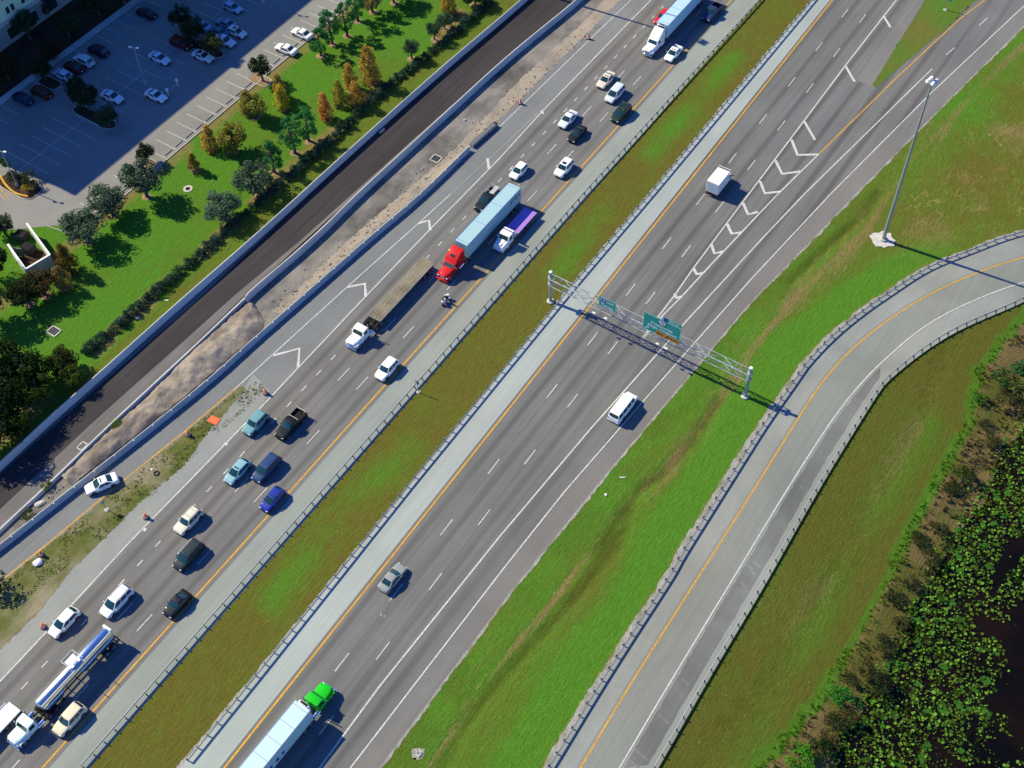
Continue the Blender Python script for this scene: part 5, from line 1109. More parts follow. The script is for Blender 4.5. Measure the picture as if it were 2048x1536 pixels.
# tow truck with purple deck
t_ = truck('tow_truck', 996, 500, .6, S, None, 'white tow truck with an empty purple flatbed beside the pale blue trailer', 'tow truck', TG)
pu = (.34, .19, .55)
k = MB(); k.loft([[(-a, y, z0), (-a, y, z0+(z1-z0)*.65), (-a*.8, y, z1), (0, y, z1+.05), (a*.8, y, z1), (a, y, z0+(z1-z0)*.65), (a, y, z0)] for y, a, z0, z1 in ((-.05, .80, .55, 1.15), (-.2, 1.0, .5, 1.38), (-.9, 1.12, .5, 1.55), (-1.6, 1.14, .55, 1.68))]); k.build('hood', M['paint'], t_, 40, color=wht)
k = MB(); k.loft([[(-a, y, z), (-a, y-.02, z-.02), (0, y, z+.06), (a, y, z)] for y, a, z in ((-.18, .30, 1.42), (-.6, .42, 1.58), (-1.55, .52, 1.74))], closed=False, cap=False); k.bbox((0, -.9, 1.57), (.8, 1.3, .14), .05); k.build('hood_scoop', M['paint'], t_, 40, color=wht)
k = MB(); k.side([(-1.55, .75), (-1.55, 1.68), (-2.0, 2.42), (-2.2, 2.5), (-3.1, 2.5), (-3.2, .75)], lambda z: 1.10-.1*max(0, (z-1.6)), .1, .96); cb_ = k.build('cab', M['paint'], t_, 40, color=wht)
k = MB(); k.quadpane([(-.9, -1.58, 1.74), (.9, -1.58, 1.74), (.82, -1.98, 2.40), (-.82, -1.98, 2.40)], .03); k.build('windshield', M['glass'], cb_)
for sx in (-1, 1):
    k = MB(); k.quadpane([(sx*1.10, -1.9, 1.65), (sx*1.10, -2.85, 1.65), (sx*1.02, -2.85, 2.3), (sx*1.02, -2.15, 2.3)], .014); k.build('side_window', M['glass'], cb_)
    k = MB(); k.bbox((sx*1.36, -1.75, 1.85), (.2, .12, .5), .04); k.tube((sx*1.05, -1.8, 1.7), (sx*1.36, -1.75, 1.8), .03, n=6); k.build('mirror', M['chrome'], t_); k = MB(); k.bbox((sx*.85, -.1, .95), (.3, .14, .2), .04); k.build('headlight', M['lamp'], t_)
k = MB(); k.bbox((0, -3.55, 1.75), (2.3, .12, 1.3), .03); k.box((0, -3.5, 2.45), (1.9, .35, .12)); k.build('headboard', M['metal_white'], t_); k = MB(); k.bbox((0, -3.75, 1.5), (.9, .5, .5), .06); k.box((-.9, -3.9, 1.45), (.4, .8, .35)); k.build('winch', M['galvd'], t_)
k = MB(); k.bbox((0, -7.0, 1.22), (2.5, 6.6, .14), .03); dk_ = k.build('deck', M['paint'], t_, color=pu); k = MB()
for sx in (-1, 1): k.bbox((sx*1.21, -7.0, 1.34), (.10, 6.6, .16), .02)
k.build('side_rail', M['paint'], dk_, color=(.33, .18, .56)); k = MB()
for sx in (-1, 1): k.box((sx*.45, -5.2, .85), (.12, 9.0, .28))
k.build('chassis', M['dark'], t_); k = MB(); k.bbox((0, .05, .5), (2.3, .2, .3), .06); k.build('bumper', M['chrome'], t_); wheel_pair(t_, 1.12, -.95, .46, .28); wheel_pair(t_, 1.2, -7.4, .46, .52)
# box truck, heading away
t_ = truck('box_truck', 1457, 336, 2.2, R(-.8), None, 'small white box truck with hazy blue shadow on the quieter carriageway', 'box truck', EBG)
k = MB(); k.side([(-.05, .55), (-.1, .95), (-.35, 1.35), (-.75, 1.9), (-1.0, 1.98), (-1.7, 1.98), (-1.75, .55)], lambda z: 1.0-.06*max(0, z-1.3), .1, .96); cb_ = k.build('cab', M['paint'], t_, 40, color=wht)
k = MB(); k.quadpane([(-.84, -.38, 1.40), (.84, -.38, 1.40), (.80, -.74, 1.88), (-.80, -.74, 1.88)], .03); k.build('windshield', M['glass'], cb_)
for sx in (-1, 1):
    k = MB(); k.quadpane([(sx*1.0, -.65, 1.3), (sx*1.0, -1.5, 1.3), (sx*.955, -1.5, 1.85), (sx*.955, -.85, 1.85)], .014); k.build('side_window', M['glass'], cb_); k = MB(); k.bbox((sx*1.25, -.55, 1.5), (.18, .1, .4), .03); k.tube((sx*.98, -.6, 1.4), (sx*1.25, -.55, 1.45), .025, n=6); k.build('mirror', M['dark'], t_)
k = MB(); k.bbox((0, -3.85, 2.12), (2.35, 4.0, 2.40), .04); bx_ = k.build('cargo_box', M['panel'], t_, color=(.74, .74, .69)); k = MB()
for i in range(8): k.box((0, -2.0-3.7*i/7, 3.325), (2.2, .05, .02))
k.build('roof_rib', M['metal_white'], bx_); k = MB()
for i in range(1, 7): k.box((0, -5.865, 1.05+2.2*i/7), (2.1, .02, .03))
k.build('door_rib', M['galv'], bx_); k = MB(); k.path([(-1.1, -1.75, 3.32), (-1.1, -1.6, 3.5), (1.1, -1.6, 3.5), (1.1, -1.75, 3.32)], .05); k.build('front_bar', M['metal_white'], bx_)
k = MB(); k.box((0, -3.4, .72), (.9, 5.2, .22)); k.box((0, -5.95, .55), (2.2, .18, .16)); k.box((0, -5.9, .82), (2.3, .1, .14)); k.build('chassis', M['dark'], t_)
for sx in (-1, 1): k = MB(); k.bbox((sx*1.0, -5.97, .84), (.2, .06, .12), .02); k.build('taillight', M['red_lamp'], t_)
wheel_pair(t_, .98, -.85, .38, .24); wheel_pair(t_, 1.02, -4.7, .38, .46)
# pale flatbed tow truck cut by the left edge
p = G(29, 1411, 1.2); t_ = thing('tow_truck', (p.x, p.y, .032), S, 'pale flatbed wrecker cut by the left edge, its rear beside the tanker cab', 'tow truck', TG)
k = MB(); k.bbox((0, 3.6, 1.15), (2.45, 6.4, .16), .03); dk_ = k.build('deck', M['metal_white'], t_); k = MB()
for sx in (-1, 1): k.bbox((sx*1.2, 3.6, 1.28), (.1, 6.4, .14), .02)
k.build('side_rail', M['metal_white'], dk_); k = MB(); k.bbox((0, .25, .92), (2.2, .5, .18), .04); k.box((0, .05, .7), (2.0, .12, .25)); k.build('tail_bar', M['metal_white'], t_)
k = MB(); k.box((0, 5, .8), (.9, 9.4, .26)); k.build('chassis', M['dark'], t_)
k = MB(); k.side([(9.6, .7), (9.5, 1.5), (8.6, 1.7), (8.2, 2.4), (7.2, 2.45), (7.1, .7)], 1.1, .1, .96); cb_ = k.build('cab', M['paint'], t_, 40, color=wht); k = MB(); k.quadpane([(-.9, 8.6, 1.76), (.9, 8.6, 1.76), (.84, 8.26, 2.36), (-.84, 8.26, 2.36)], .03); k.build('windshield', M['glass'], cb_)
wheel_pair(t_, 1.15, 2.6, .46, .5); wheel_pair(t_, 1.1, 8.6, .46, .28)

# ------------------------------------------------------------------ motorcycle and rider
def skin(name, pts, edges, rad, m, parent=None, sub=1):
    me = bpy.data.meshes.new(name); me.from_pydata(pts, edges, []); o = bpy.data.objects.new(name, me); ROOT.objects.link(o); o.modifiers.new('s', 'SKIN'); o.modifiers.new('u', 'SUBSURF').levels = sub
    for v, r_ in zip(me.skin_vertices[0].data, rad): v.radius = (r_, r_)
    me.skin_vertices[0].data[0].use_root = True
    dg = bpy.context.evaluated_depsgraph_get(); m2 = bpy.data.meshes.new_from_object(o.evaluated_get(dg)); bpy.data.objects.remove(o); m2.name = name; m2.materials.clear(); m2.materials.append(m)
    m2.polygons.foreach_set('use_smooth', [True]*len(m2.polygons)); return link(bpy.data.objects.new(name, m2), parent)
p = G(891, 600, .6); mc = thing('motorcycle', (p.x, p.y, .032), S+R(3), 'white touring motorcycle ahead of the red semi, beside the yellow line', 'motorcycle')
for y in (.82, -.78):
    k = MB(); n = 22; k.loft([[((.09*math.cos(a)), y+(.25+.065*math.sin(a))*math.cos(b), .32+(.25+.065*math.sin(a))*math.sin(b)) for a in [i*math.pi/4 for i in range(8)]] for b in [j*2*math.pi/n for j in range(n+1)]], cap=False); w_ = k.build('wheel', M['tyre'], mc, 60); k = MB(); k.tube((-.04, y, .32), (.04, y, .32), .2, n=14); k.build('rim', M['rim'], w_)
k = MB(); k.loft([[(a*math.cos(q), y, z+b*math.sin(q)) for q in [i*math.pi/6 for i in range(12)]] for y, a, b, z in ((.98, .06, .06, .80), (.85, .30, .22, .95), (.6, .36, .30, .92), (.35, .20, .2, .82), (.1, .19, .17, .85), (-.2, .17, .10, .74))]); k.build('fairing', M['metal_white'], mc, 50)
k = MB(); k.bbox((0, .15, .48), (.5, .6, .42), .1); k.build('engine', M['chrome'], mc, 40); k = MB(); k.bbox((0, -.32, .78), (.36, .72, .14), .06); k.build('seat', M['dark'], mc, 40)
for sx in (-1, 1): k = MB(); k.bbox((sx*.36, -.80, .62), (.26, .62, .42), .10); k.build('pannier', M['metal_white'], mc, 40); k = MB(); k.tube((sx*.22, .3, .28), (sx*.28, -1.1, .30), .05, n=8); k.build('exhaust_pipe', M['chrome'], mc)
k = MB(); k.bbox((0, -.86, .98), (.5, .42, .34), .1); k.build('top_case', M['metal_white'], mc, 40); k = MB(); k.tube((-.42, .42, 1.08), (.42, .42, 1.08), .025, n=8); k.build('handlebar', M['chrome'], mc); k = MB(); k.quadpane([(-.24, .78, 1.1), (.24, .78, 1.1), (.18, .62, 1.42), (-.18, .62, 1.42)], .01); k.build('windscreen', M['glass'], mc); k = MB(); k.lathe([(.02, 0), (.1, .03), (.11, .06), (0, .07)], 14); o = k.build('headlight', M['lamp'], mc, 40); o.location = (0, .93, .88); o.rotation_euler = (R(-90), 0, 0)
rd = thing('person', (p.x, p.y, .032), S+R(3), 'motorcyclist in dark clothes and white helmet riding the white motorcycle', 'person')
V_ = [(0, -.25, .92), (0, -.18, 1.15), (0, -.08, 1.40), (0, -.04, 1.54), (0, .0, 1.70)]
E_ = [(0, 1), (1, 2), (2, 3), (3, 4)]; Rd = [.17, .16, .17, .07, .10]
for sx in (-1, 1):
    b = len(V_); V_ += [(sx*.21, -.08, 1.41), (sx*.33, .10, 1.20), (sx*.38, .36, 1.13), (sx*.13, -.22, .88), (sx*.27, .22, .86), (sx*.26, .02, .46), (sx*.27, .16, .40)]
    E_ += [(2, b), (b, b+1), (b+1, b+2), (0, b+3), (b+3, b+4), (b+4, b+5), (b+5, b+6)]; Rd += [.075, .055, .042, .11, .08, .055, .045]
skin('body', V_, E_, Rd, plain('dark_clothing', (.018, .02, .032), .8), rd)
k = MB(); k.lathe([(.0, -.15), (.11, -.13), (.145, -.02), (.14, .08), (.09, .15), (.0, .17)], 18); o = k.build('helmet', M['metal_white'], rd, 60); o.location = (0, .0, 1.72); k = MB(); k.quadpane([(-.09, .125, 1.66), (.09, .125, 1.66), (.08, .13, 1.76), (-.08, .13, 1.76)], .015); k.build('visor', M['glass'], rd)
for sx in (-1, 1):
    V2 = [(0, 0, 0), (0, .05, -.01)]; E2 = [(0, 1)]; R2 = [.035, .038]
    for f in range(4): b = len(V2); x = (f-1.5)*.019; V2 += [(x, .085, .0), (x, .11+.004*(f % 3), -.018), (x, .105, -.045)]; E2 += [(1, b), (b, b+1), (b+1, b+2)]; R2 += [.009, .0085, .008]
    b = len(V2); V2 += [(-sx*.04, .03, -.02), (-sx*.045, .06, -.045)]; E2 += [(0, b), (b, b+1)]; R2 += [.011, .009]
    o = skin('hand', V2, E2, R2, M['dark'], rd); o.location = (sx*.38, .35, 1.125)
# ------------------------------------------------------------------ trees, shrubs, hedge
def leaf_cloud(mb, c, rad, n, size, rnd, squash=1.0, shell=.55):
    for _ in range(n):
        d = Vector((rnd.gauss(0, 1), rnd.gauss(0, 1), rnd.gauss(0, 1))).normalized(); rr = rad*(shell+(1-shell)*rnd.random()**.5); q = Vector(c)+Vector((d.x*rr, d.y*rr, d.z*rr*squash))
        nrm = (d*1.0+Vector((rnd.gauss(0, .6), rnd.gauss(0, .6), rnd.gauss(.45, .6)))).normalized(); a = nrm.orthogonal().normalized(); a = (Matrix.Rotation(rnd.random()*6.28, 3, nrm) @ a); b = nrm.cross(a); s = size*rnd.uniform(.6, 1.35)
        mb.add([q-a*s, q-b*s*.5+nrm*s*.12, q+a*s, q+b*s*.5+nrm*s*.12], [(0, 1, 2, 3)])
def crown_mesh(kind, seed):
    r = random.Random(seed); mb = MB()
    if kind == 'oak':       # unit radius, broad
        for i in range(46):
            d = Vector((r.gauss(0, 1), r.gauss(0, 1), r.gauss(0, .8))).normalized(); f = r.uniform(.35, .86); c = Vector((d.x*f, d.y*f, d.z*f*.8)); leaf_cloud(mb, c, r.uniform(.18, .36), 85, .062, r, .85)
    elif kind == 'pine':    # tufts on whorled limbs, open
        for lv in range(8):
            zz = -.9+lv*.25; rad = .88*(1-((zz+.25)/1.35)**2 if zz > -.25 else 1-.35*((-.25-zz)/.65)); nb_ = 4 if lv < 6 else 3
            for j in range(nb_):
                if r.random() < .12: continue
                a = r.random()*6.28; f = r.uniform(.45, 1.0)*max(.12, rad); leaf_cloud(mb, (f*math.cos(a), f*math.sin(a), zz+r.uniform(-.08, .08)), r.uniform(.17, .29), 95, .060, r, .8)
        leaf_cloud(mb, (0, 0, .98), .14, 60, .055, r, 1.4)
    elif kind == 'cone':
        for lv in range(15):
            zz = -1+lv*.14; rad = .72*(1-((zz+1)/2.15))**.75*(1 if lv > 1 else .75)
            for j in range(max(2, int(7*rad+1.5))): a = r.random()*6.28; f = rad*r.uniform(.4, 1.0); leaf_cloud(mb, (f*math.cos(a), f*math.sin(a), zz+r.uniform(-.06, .06)), r.uniform(.15, .25), 62, .052, r, .9)
    elif kind == 'shrub':
        for i in range(12):
            d = Vector((r.gauss(0, 1), r.gauss(0, 1), abs(r.gauss(0, .9)))).normalized(); leaf_cloud(mb, (d.x*.6, d.y*.6, d.z*.6), r.uniform(.28, .42), 46, .10, r, .9)
    elif kind == 'hedge':
        for i in range(9):
            leaf_cloud(mb, (r.uniform(-.55, .55), r.uniform(-.5, .5), r.uniform(.2, .75)), r.uniform(.3, .42), 56, .11, r, .9)
    return mb.mesh('crown', M['leaf'])
CROWNS = {(k, i): crown_mesh(k, 11*i+hash_) for k, hash_ in (('oak', 1), ('pine', 2), ('cone', 3), ('shrub', 4), ('hedge', 5)) for i in range(4)}
def trunk_mesh(seed, limbs):
    r = random.Random(seed); k = MB(); pts = [Vector((0, 0, -.05))]
    for i in range(1, 7): pts.append(Vector((r.gauss(0, .018), r.gauss(0, .018), i/6)))
    n = 8; rings = [[(p.x+.035*(1.35-i/6*1.05)*math.cos(a), p.y+.035*(1.35-i/6*1.05)*math.sin(a), p.z) for a in [j*2*math.pi/n for j in range(n)]] for i, p in enumerate(pts)]; k.loft(rings)
    for i in range(limbs): a = r.random()*6.28; z0 = r.uniform(.42, .85); L = r.uniform(.12, .3); k.tube((0, 0, z0), (L*math.cos(a), L*math.sin(a), z0+L*.6), .013, .005, 5)
    return k.mesh('trunk', M['bark'], 60)
TRUNKS = [trunk_mesh(i, 8) for i in range(4)]
k = MB(); r = random.Random(5); k.loft([[(q*math.cos(a)*(1+.12*math.sin(3*a)), q*math.sin(a)*(1+.1*math.cos(2*a)), zz) for a in [i*2*math.pi/18 for i in range(18)]] for q, zz in ((1, .0), (.75, .06), (.2, .1))]); MULCH = k.mesh('mulch_ring', M['mulchtan'])
NT_ = [0]
def tree(kind, base, h, rw, col, label, name, group, cz0=.22, mulch=False, cat='tree', trunk=True):
    """h total height, rw crown radius, cz0 bare-trunk fraction"""
    NT_[0] += 1; i = NT_[0]; r = random.Random(i*7+1); t_ = thing(name, (base.x, base.y, -.02), r.random()*6.28, label, cat, group)
    if trunk: o = link(bpy.data.objects.new('trunk', TRUNKS[i % 4]), t_); o.scale = (h*.9, h*.9, h*.86)
    o = link(bpy.data.objects.new('crown', CROWNS[(kind, i % 4)]), t_); zc, hz = h*(1+cz0)/2, h*(1-cz0)/2
    o.scale = (rw*r.uniform(.92, 1.08), rw*r.uniform(.92, 1.08), hz*(1.15 if kind == 'oak' else 1.0)); o.location = (0, 0, zc); v = r.uniform(.85, 1.15); o.color = (col[0]*v, col[1]*v, col[2]*v, 1); o.rotation_euler = (0, 0, r.random()*6.28)
    if mulch: o = link(bpy.data.objects.new('mulch_ring', MULCH), t_); o.scale = (.95, .95, 1); o.location = (0, 0, .03)
    return t_
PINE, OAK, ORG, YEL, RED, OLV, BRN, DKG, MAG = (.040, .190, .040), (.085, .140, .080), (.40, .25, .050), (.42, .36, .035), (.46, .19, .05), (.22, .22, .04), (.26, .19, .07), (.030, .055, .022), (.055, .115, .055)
LG = 'trees on the lawn strip'
def tr(kind, b, t, rw_, col, label, name, cz0=.22, mulch=True, group=LG):
    h = max(2.2, height_of(b, t)); rw = rw_*{'cone': 1.38, 'pine': 1.18, 'oak': 1.2}[kind]; return tree(kind, G(*b), h, rw, col, label, name, group, cz0, mulch)
tr('pine', (716, 43), (700, -28), 2.1, PINE, 'open green pine on the lawn near the top edge of the photo', 'pine_tree')
tr('pine', (694, 72), (678, 8), 2.1, PINE, 'slim green pine second from the top beside the lot kerb', 'pine_tree')
tr('pine', (664, 88), (649, 22), 2.2, PINE, 'bushy green pine by the kerb just below the second white parked sedan', 'pine_tree')
tr('pine', (642, 112), (629, 60), 2.1, PINE, 'green pine nearest to the white sedans parked in the sun', 'pine_tree')
tr('pine', (619, 283), (607, 217), 2.2, PINE, 'tall bright green pine right of the yellow tree, above the hedge', 'pine_tree')
tr('pine', (589, 306), (574, 237), 2.3, PINE, 'tall dense pine between two other pines above the hedge', 'pine_tree')
tr('pine', (550, 345), (538, 287), 2.1, PINE, 'lowest of the three green pines above the hedge', 'pine_tree')
tr('cone', (744, 168), (750, 92), 2.5, ORG, 'largest orange conifer, tall cone standing near the hedge', 'orange_conifer', .1)
tr('cone', (716, 212), (706, 168), 2.1, (.36, .21, .045), 'rounded orange conifer closest to the hedge', 'orange_conifer', .1)
tr('cone', (702, 178), (694, 128), 1.8, ORG, 'orange conifer just left of the largest orange cone', 'orange_conifer', .1)
tr('cone', (681, 211), (666, 163), 1.7, (.28, .24, .04), 'olive yellow conifer between the red and the rounded orange trees', 'orange_conifer', .1)
tr('cone', (654, 238), (648, 186), 1.7, RED, 'rust red conifer, reddest tree on the lawn', 'orange_conifer', .1)
tr('cone', (567, 218), (554, 172), 1.8, YEL, 'bright yellow tree in the middle of the lawn', 'yellow_tree', .1)
tr('cone', (562, 196), (540, 152), 1.7, (.34, .22, .05), 'brownish orange tree behind the bright yellow one', 'orange_conifer', .1)
tr('oak', (512, 236), (516, 186), 2.2, OLV, 'olive brown tree between yellow and orange ones near the lot kerb', 'olive_tree', .15)
tr('cone', (498, 226), (489, 181), 1.9, (.33, .25, .045), 'orange green tree at the kerb with trunk by the stalls', 'orange_conifer', .1)
tr('oak', (470, 302), (466, 246), 2.6, (.21, .19, .04), 'broad olive tree, biggest among the orange trees at the kerb', 'olive_tree', .15)
tr('cone', (463, 303), (450, 255), 1.7, (.34, .30, .03), 'yellow green tree in front of the broad olive tree', 'yellow_tree', .1)
tr('cone', (423, 299), (412, 253), 1.9, (.38, .23, .05), 'orange brown tree at the kerb, lowest of the orange row', 'orange_conifer', .1)
tr('cone', (391, 341), (384, 306), 1.5, (.30, .22, .05), 'small orange green tree alone in open lawn', 'orange_conifer', .15)
tr('oak', (513, 385), (495, 333), 3.2, OAK, 'round grey green oak beside the hedge, below the pines', 'oak_tree', .12)
tr('oak', (449, 437), (446, 385), 2.9, OAK, 'round grey green oak beside the hedge, second from the pines', 'oak_tree', .12)
tr('oak', (294, 394), (277, 320), 3.0, OAK, 'round grey green oak at the kerb corner, uppermost of three', 'oak_tree', .14)
tr('oak', (226, 432), (214, 372), 3.0, OAK, 'round grey green oak at the kerb, middle of three', 'oak_tree', .14)
tr('oak', (178, 484), (170, 420), 3.5, OAK, 'round grey green oak at the kerb, lowest and widest of three', 'oak_tree', .14)
tr('oak', (296, 326), (281, 287), 1.6, (.03, .045, .02), 'small dark tree on the kerb island above the uppermost kerb oak', 'island_tree', .2)
tr('oak', (526, 163), (508, 113), 1.8, (.035, .06, .022), 'small dark tree on the kerb island below the white parked sedans', 'island_tree', .2)
tr('oak', (824, 118), (817, 78), 1.5, MAG, 'small dark glossy tree by the hedge, lowest of three', 'magnolia_tree', .2)
tr('oak', (870, 80), (865, 42), 1.5, MAG, 'small dark glossy tree by the hedge, middle of three', 'magnolia_tree', .2)
tr('oak', (891, 59), (891, 22), 1.5, MAG, 'small dark glossy tree by the hedge, highest of three', 'magnolia_tree', .2)
tr('cone', (899, 28), (896, -24), 1.9, ORG, 'orange conifer cut by the top edge near the hedge', 'orange_conifer', .1)
tr('pine', (746, 24), (735, -40), 2.4, BRN, 'brownish pine at the top edge with a wide shadow', 'pine_tree')
tr('oak', (788, 6), (778, -50), 3.2, (.07, .06, .02), 'wide brown tree mostly above the top edge, shading the lawn', 'olive_tree', .2)
tr('oak', (949, 10), (940, -30), 2.4, (.03, .05, .02), 'dark tree at the top edge at the end of the hedge', 'oak_tree', .15)
tr('cone', (142, 543), (124, 490), 2.0, (.15, .10, .025), 'brown orange tree right of the bin enclosure', 'orange_conifer', .1)
tr('cone', (130, 574), (118, 530), 1.8, (.22, .16, .05), 'tan tree just below the bin enclosure', 'orange_conifer', .1)
tr('oak', (92, 592), (72, 545), 2.5, (.075, .055, .022), 'dull brown tree in the shade below the bin enclosure', 'olive_tree', .15)
tr('oak', (60, 610), (40, 560), 2.6, (.03, .045, .016), 'dark tree left of the dull brown one', 'oak_tree', .15)
DG = 'dark trees at the left edge'
for q, h, rw, col, lab in (((-6, 560), 8, 3.4, DKG, 'dark tree left of the bin enclosure at the photo edge'), ((12, 470), 4.5, 2.2, DKG, 'dark bushy tree beside the mouth of the bin enclosure'), ((-14, 640), 9, 3.6, DKG, 'dark tree at the left edge above the open lawn corner'), ((20, 760), 9, 4.2, (.02, .04, .012), 'big dark oak at the left edge, uppermost of the thicket'), ((70, 772), 7.5, 3.6, (.026, .05, .014), 'dark oak in the thicket nearest the lawn'), ((18, 830), 9, 4.4, (.018, .036, .012), 'big dark oak in the thicket at the left edge, middle'), ((88, 800), 6, 3.2, (.04, .07, .014), 'lighter green tree of the thicket overhanging the wall'), ((130, 742), 5, 2.8, (.04, .05, .016), 'low olive tree at the lower end of the hedge'), ((-20, 900), 9, 4.2, DKG, 'dark oak at the left edge above the black road'), ((40, 872), 5.5, 3.0, (.03, .06, .012), 'leafy dark tree leaning over the wall, lowest of the thicket'), ((150, 770), 4.2, 2.2, (.05, .075, .014), 'small bright green bush tree between thicket and wall')):
    tree('oak', G(*q), h, rw, col, lab, 'oak_tree', DG, .1)
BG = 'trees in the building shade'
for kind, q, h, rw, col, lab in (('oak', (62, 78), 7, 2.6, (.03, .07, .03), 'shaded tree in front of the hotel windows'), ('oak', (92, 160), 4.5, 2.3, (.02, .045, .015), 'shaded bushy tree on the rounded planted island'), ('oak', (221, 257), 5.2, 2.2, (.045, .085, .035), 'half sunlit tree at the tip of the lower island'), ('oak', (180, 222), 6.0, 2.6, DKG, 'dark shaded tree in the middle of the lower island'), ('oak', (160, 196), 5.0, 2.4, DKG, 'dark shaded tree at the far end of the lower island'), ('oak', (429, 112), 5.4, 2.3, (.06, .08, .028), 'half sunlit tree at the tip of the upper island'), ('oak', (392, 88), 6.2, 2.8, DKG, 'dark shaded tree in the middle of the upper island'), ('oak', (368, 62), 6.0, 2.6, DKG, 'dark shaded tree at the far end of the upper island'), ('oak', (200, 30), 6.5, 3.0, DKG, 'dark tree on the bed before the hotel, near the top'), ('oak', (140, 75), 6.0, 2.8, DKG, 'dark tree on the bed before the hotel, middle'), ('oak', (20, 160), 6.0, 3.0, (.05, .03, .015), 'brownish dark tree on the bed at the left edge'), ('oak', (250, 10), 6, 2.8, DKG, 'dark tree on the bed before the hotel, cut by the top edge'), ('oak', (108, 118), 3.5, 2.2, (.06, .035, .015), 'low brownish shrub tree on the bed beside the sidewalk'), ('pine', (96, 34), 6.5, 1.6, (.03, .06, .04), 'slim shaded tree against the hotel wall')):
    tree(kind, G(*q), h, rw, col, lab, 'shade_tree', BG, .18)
SG = 'shrubs at the lot corner'
for q, h, rw, col, lab in (((10, 345), 3.4, 1.9, (.05, .10, .02), 'bright green shrub under the lower left lamp'), ((32, 362), 2.4, 1.5, (.035, .05, .022), 'dark shrub at the foot of the lower left lamp'), ((62, 366), 2.8, 1.7, (.045, .075, .035), 'grey green shrub right of the lower left lamp'), ((55, 384), 1.6, 1.2, (.26, .20, .02), 'yellow shrub at the painted kerb'), ((74, 376), 1.9, 1.2, (.05, .08, .03), 'small green shrub at the tip of the corner bed')):
    tree('shrub', G(*q), h, rw, col, lab, 'shrub', SG, .05, cat='shrub', trunk=False)
HED = W([(982, 8), (876, 96), (792, 162), (718, 226), (642, 305), (596, 340), (452, 466), (406, 507), (330, 571), (254, 639), (162, 715)]); hr = random.Random(8)
hp = resample(HED, 1.12)
for i, p in enumerate(hp):
    o = thing('hedge_shrub', (p.x+hr.uniform(-.15, .15), p.y, 0), 0, 'dark green leafy shrub in the long hedge row along the grass strip', 'shrub', 'hedge shrubs along the wall')
    c_ = link(bpy.data.objects.new('crown', CROWNS[('hedge', i % 4)]), o); s_ = hr.uniform(.8, 1.15); c_.scale = (s_*1.22, s_*1.12, s_*hr.uniform(1.2, 1.6)); c_.rotation_euler = (0, 0, hr.random()*6.28); v = hr.uniform(.75, 1.2); c_.color = (.040*v, .085*v, .052*v, 1)
# bank and pond planting
BK = 'bushes on the pond bank'
for q, h, rw, col, lab in (((2040, 770), 4.2, 3.2, (.025, .10, .025), 'big green bush at the right edge above the pond'), ((1998, 770), 3.2, 2.2, (.03, .085, .02), 'green bush left of the big one at the right edge'), ((2010, 805), 2.4, 2.2, (.06, .06, .022), 'dull brown bush below the big green bush'), ((2046, 835), 2.8, 2.0, (.05, .045, .02), 'brown bush at the right edge above the lilies'), ((1925, 955), 2.0, 2.0, (.04, .065, .014), 'low olive bush on the bank'), ((1860, 1120), 1.5, 1.8, (.05, .05, .02), 'low scrubby bush midway down the bank'), ((1752, 1370), 2.2, 2.2, (.025, .035, .014), 'dark scrub bush on the bank above the lily pads'), ((1730, 1340), 1.6, 1.5, (.045, .045, .018), 'small dry bush beside the dark scrub'), ((1680, 1395), 1.6, 1.9, (.04, .17, .02), 'bright green clump at the mown edge, upper'), ((1600, 1520), 1.8, 2.4, (.055, .19, .014), 'bright green clump at the mown edge at the bottom'), ((1638, 1500), 2.0, 1.9, (.02, .04, .012), 'dark green bush beside the bottom bright clump'), ((1700, 1440), 1.5, 1.6, (.06, .05, .02), 'brown scrub bush lower down the bank'), ((3, 1180), 3.2, 2.2, (.02, .035, .012), 'dark bush at the left edge beside the exit lane'), ((95, 975), 1.0, 1.0, (.06, .09, .02), 'small green weed between the two low walls'), ((235, 852), .9, 1.1, (.07, .11, .02), 'green weed clump in the dug earth'), ((60, 1035), 1.3, 1.3, (.04, .06, .018), 'dark weed clump by the low grey wall')):
    B_ = G(*q); t_ = tree('shrub', B_, h, rw, col, lab, 'bush', BK, .0, cat='bush', trunk=False); t_.location.z = -.3 if q[0] > 1590 and q[1] > 740 and q[0]-1560 > (1560-q[1])*.5 and h < 3 else 0
br_ = random.Random(23)
for q, h, rw, col, lab in (((1905, 975), 1.0, 1.5, (.03, .04, .015), 'dark weed patch under the low olive bush'), ((1880, 1060), 1.2, 1.5, (.045, .05, .02), 'brownish weed patch at the top of the tan shore'), ((1840, 1080), 1.0, 1.6, (.03, .04, .015), 'dark weed patch along the bright bank grass, upper'), ((1822, 1165), 1.1, 1.5, (.035, .04, .018), 'dark weed patch along the bright bank grass, middle'), ((1790, 1195), 1.2, 1.6, (.03, .04, .016), 'dark weed patch left of the scrubby bush'), ((1800, 1245), 1.0, 1.4, (.06, .06, .02), 'dry weed patch by the lily edge'), ((1770, 1290), 1.2, 1.7, (.03, .038, .015), 'dark weed patch above the dark scrub bush'), ((1700, 1360), 1.0, 1.3, (.05, .055, .018), 'small olive weed patch at the mown edge'), ((1668, 1445), 1.4, 1.6, (.03, .04, .014), 'dark weed patch under the upper bright clump'), ((1655, 1480), 1.2, 1.4, (.07, .055, .02), 'reddish brown weed patch low on the bank'), ((1985, 880), 1.0, 1.6, (.05, .055, .02), 'olive weed patch between brown bush and lilies'), ((1960, 800), 1.4, 1.6, (.05, .13, .015), 'yellow green weed clump left of the green bushes'), ((1972, 850), 1.0, 1.3, (.035, .04, .018), 'dark weed patch below the green bushes')):
    t_ = tree('shrub', G(*q), h, rw, col, lab, 'bush', BK, .0, cat='bush', trunk=False); t_.location.z = -.45
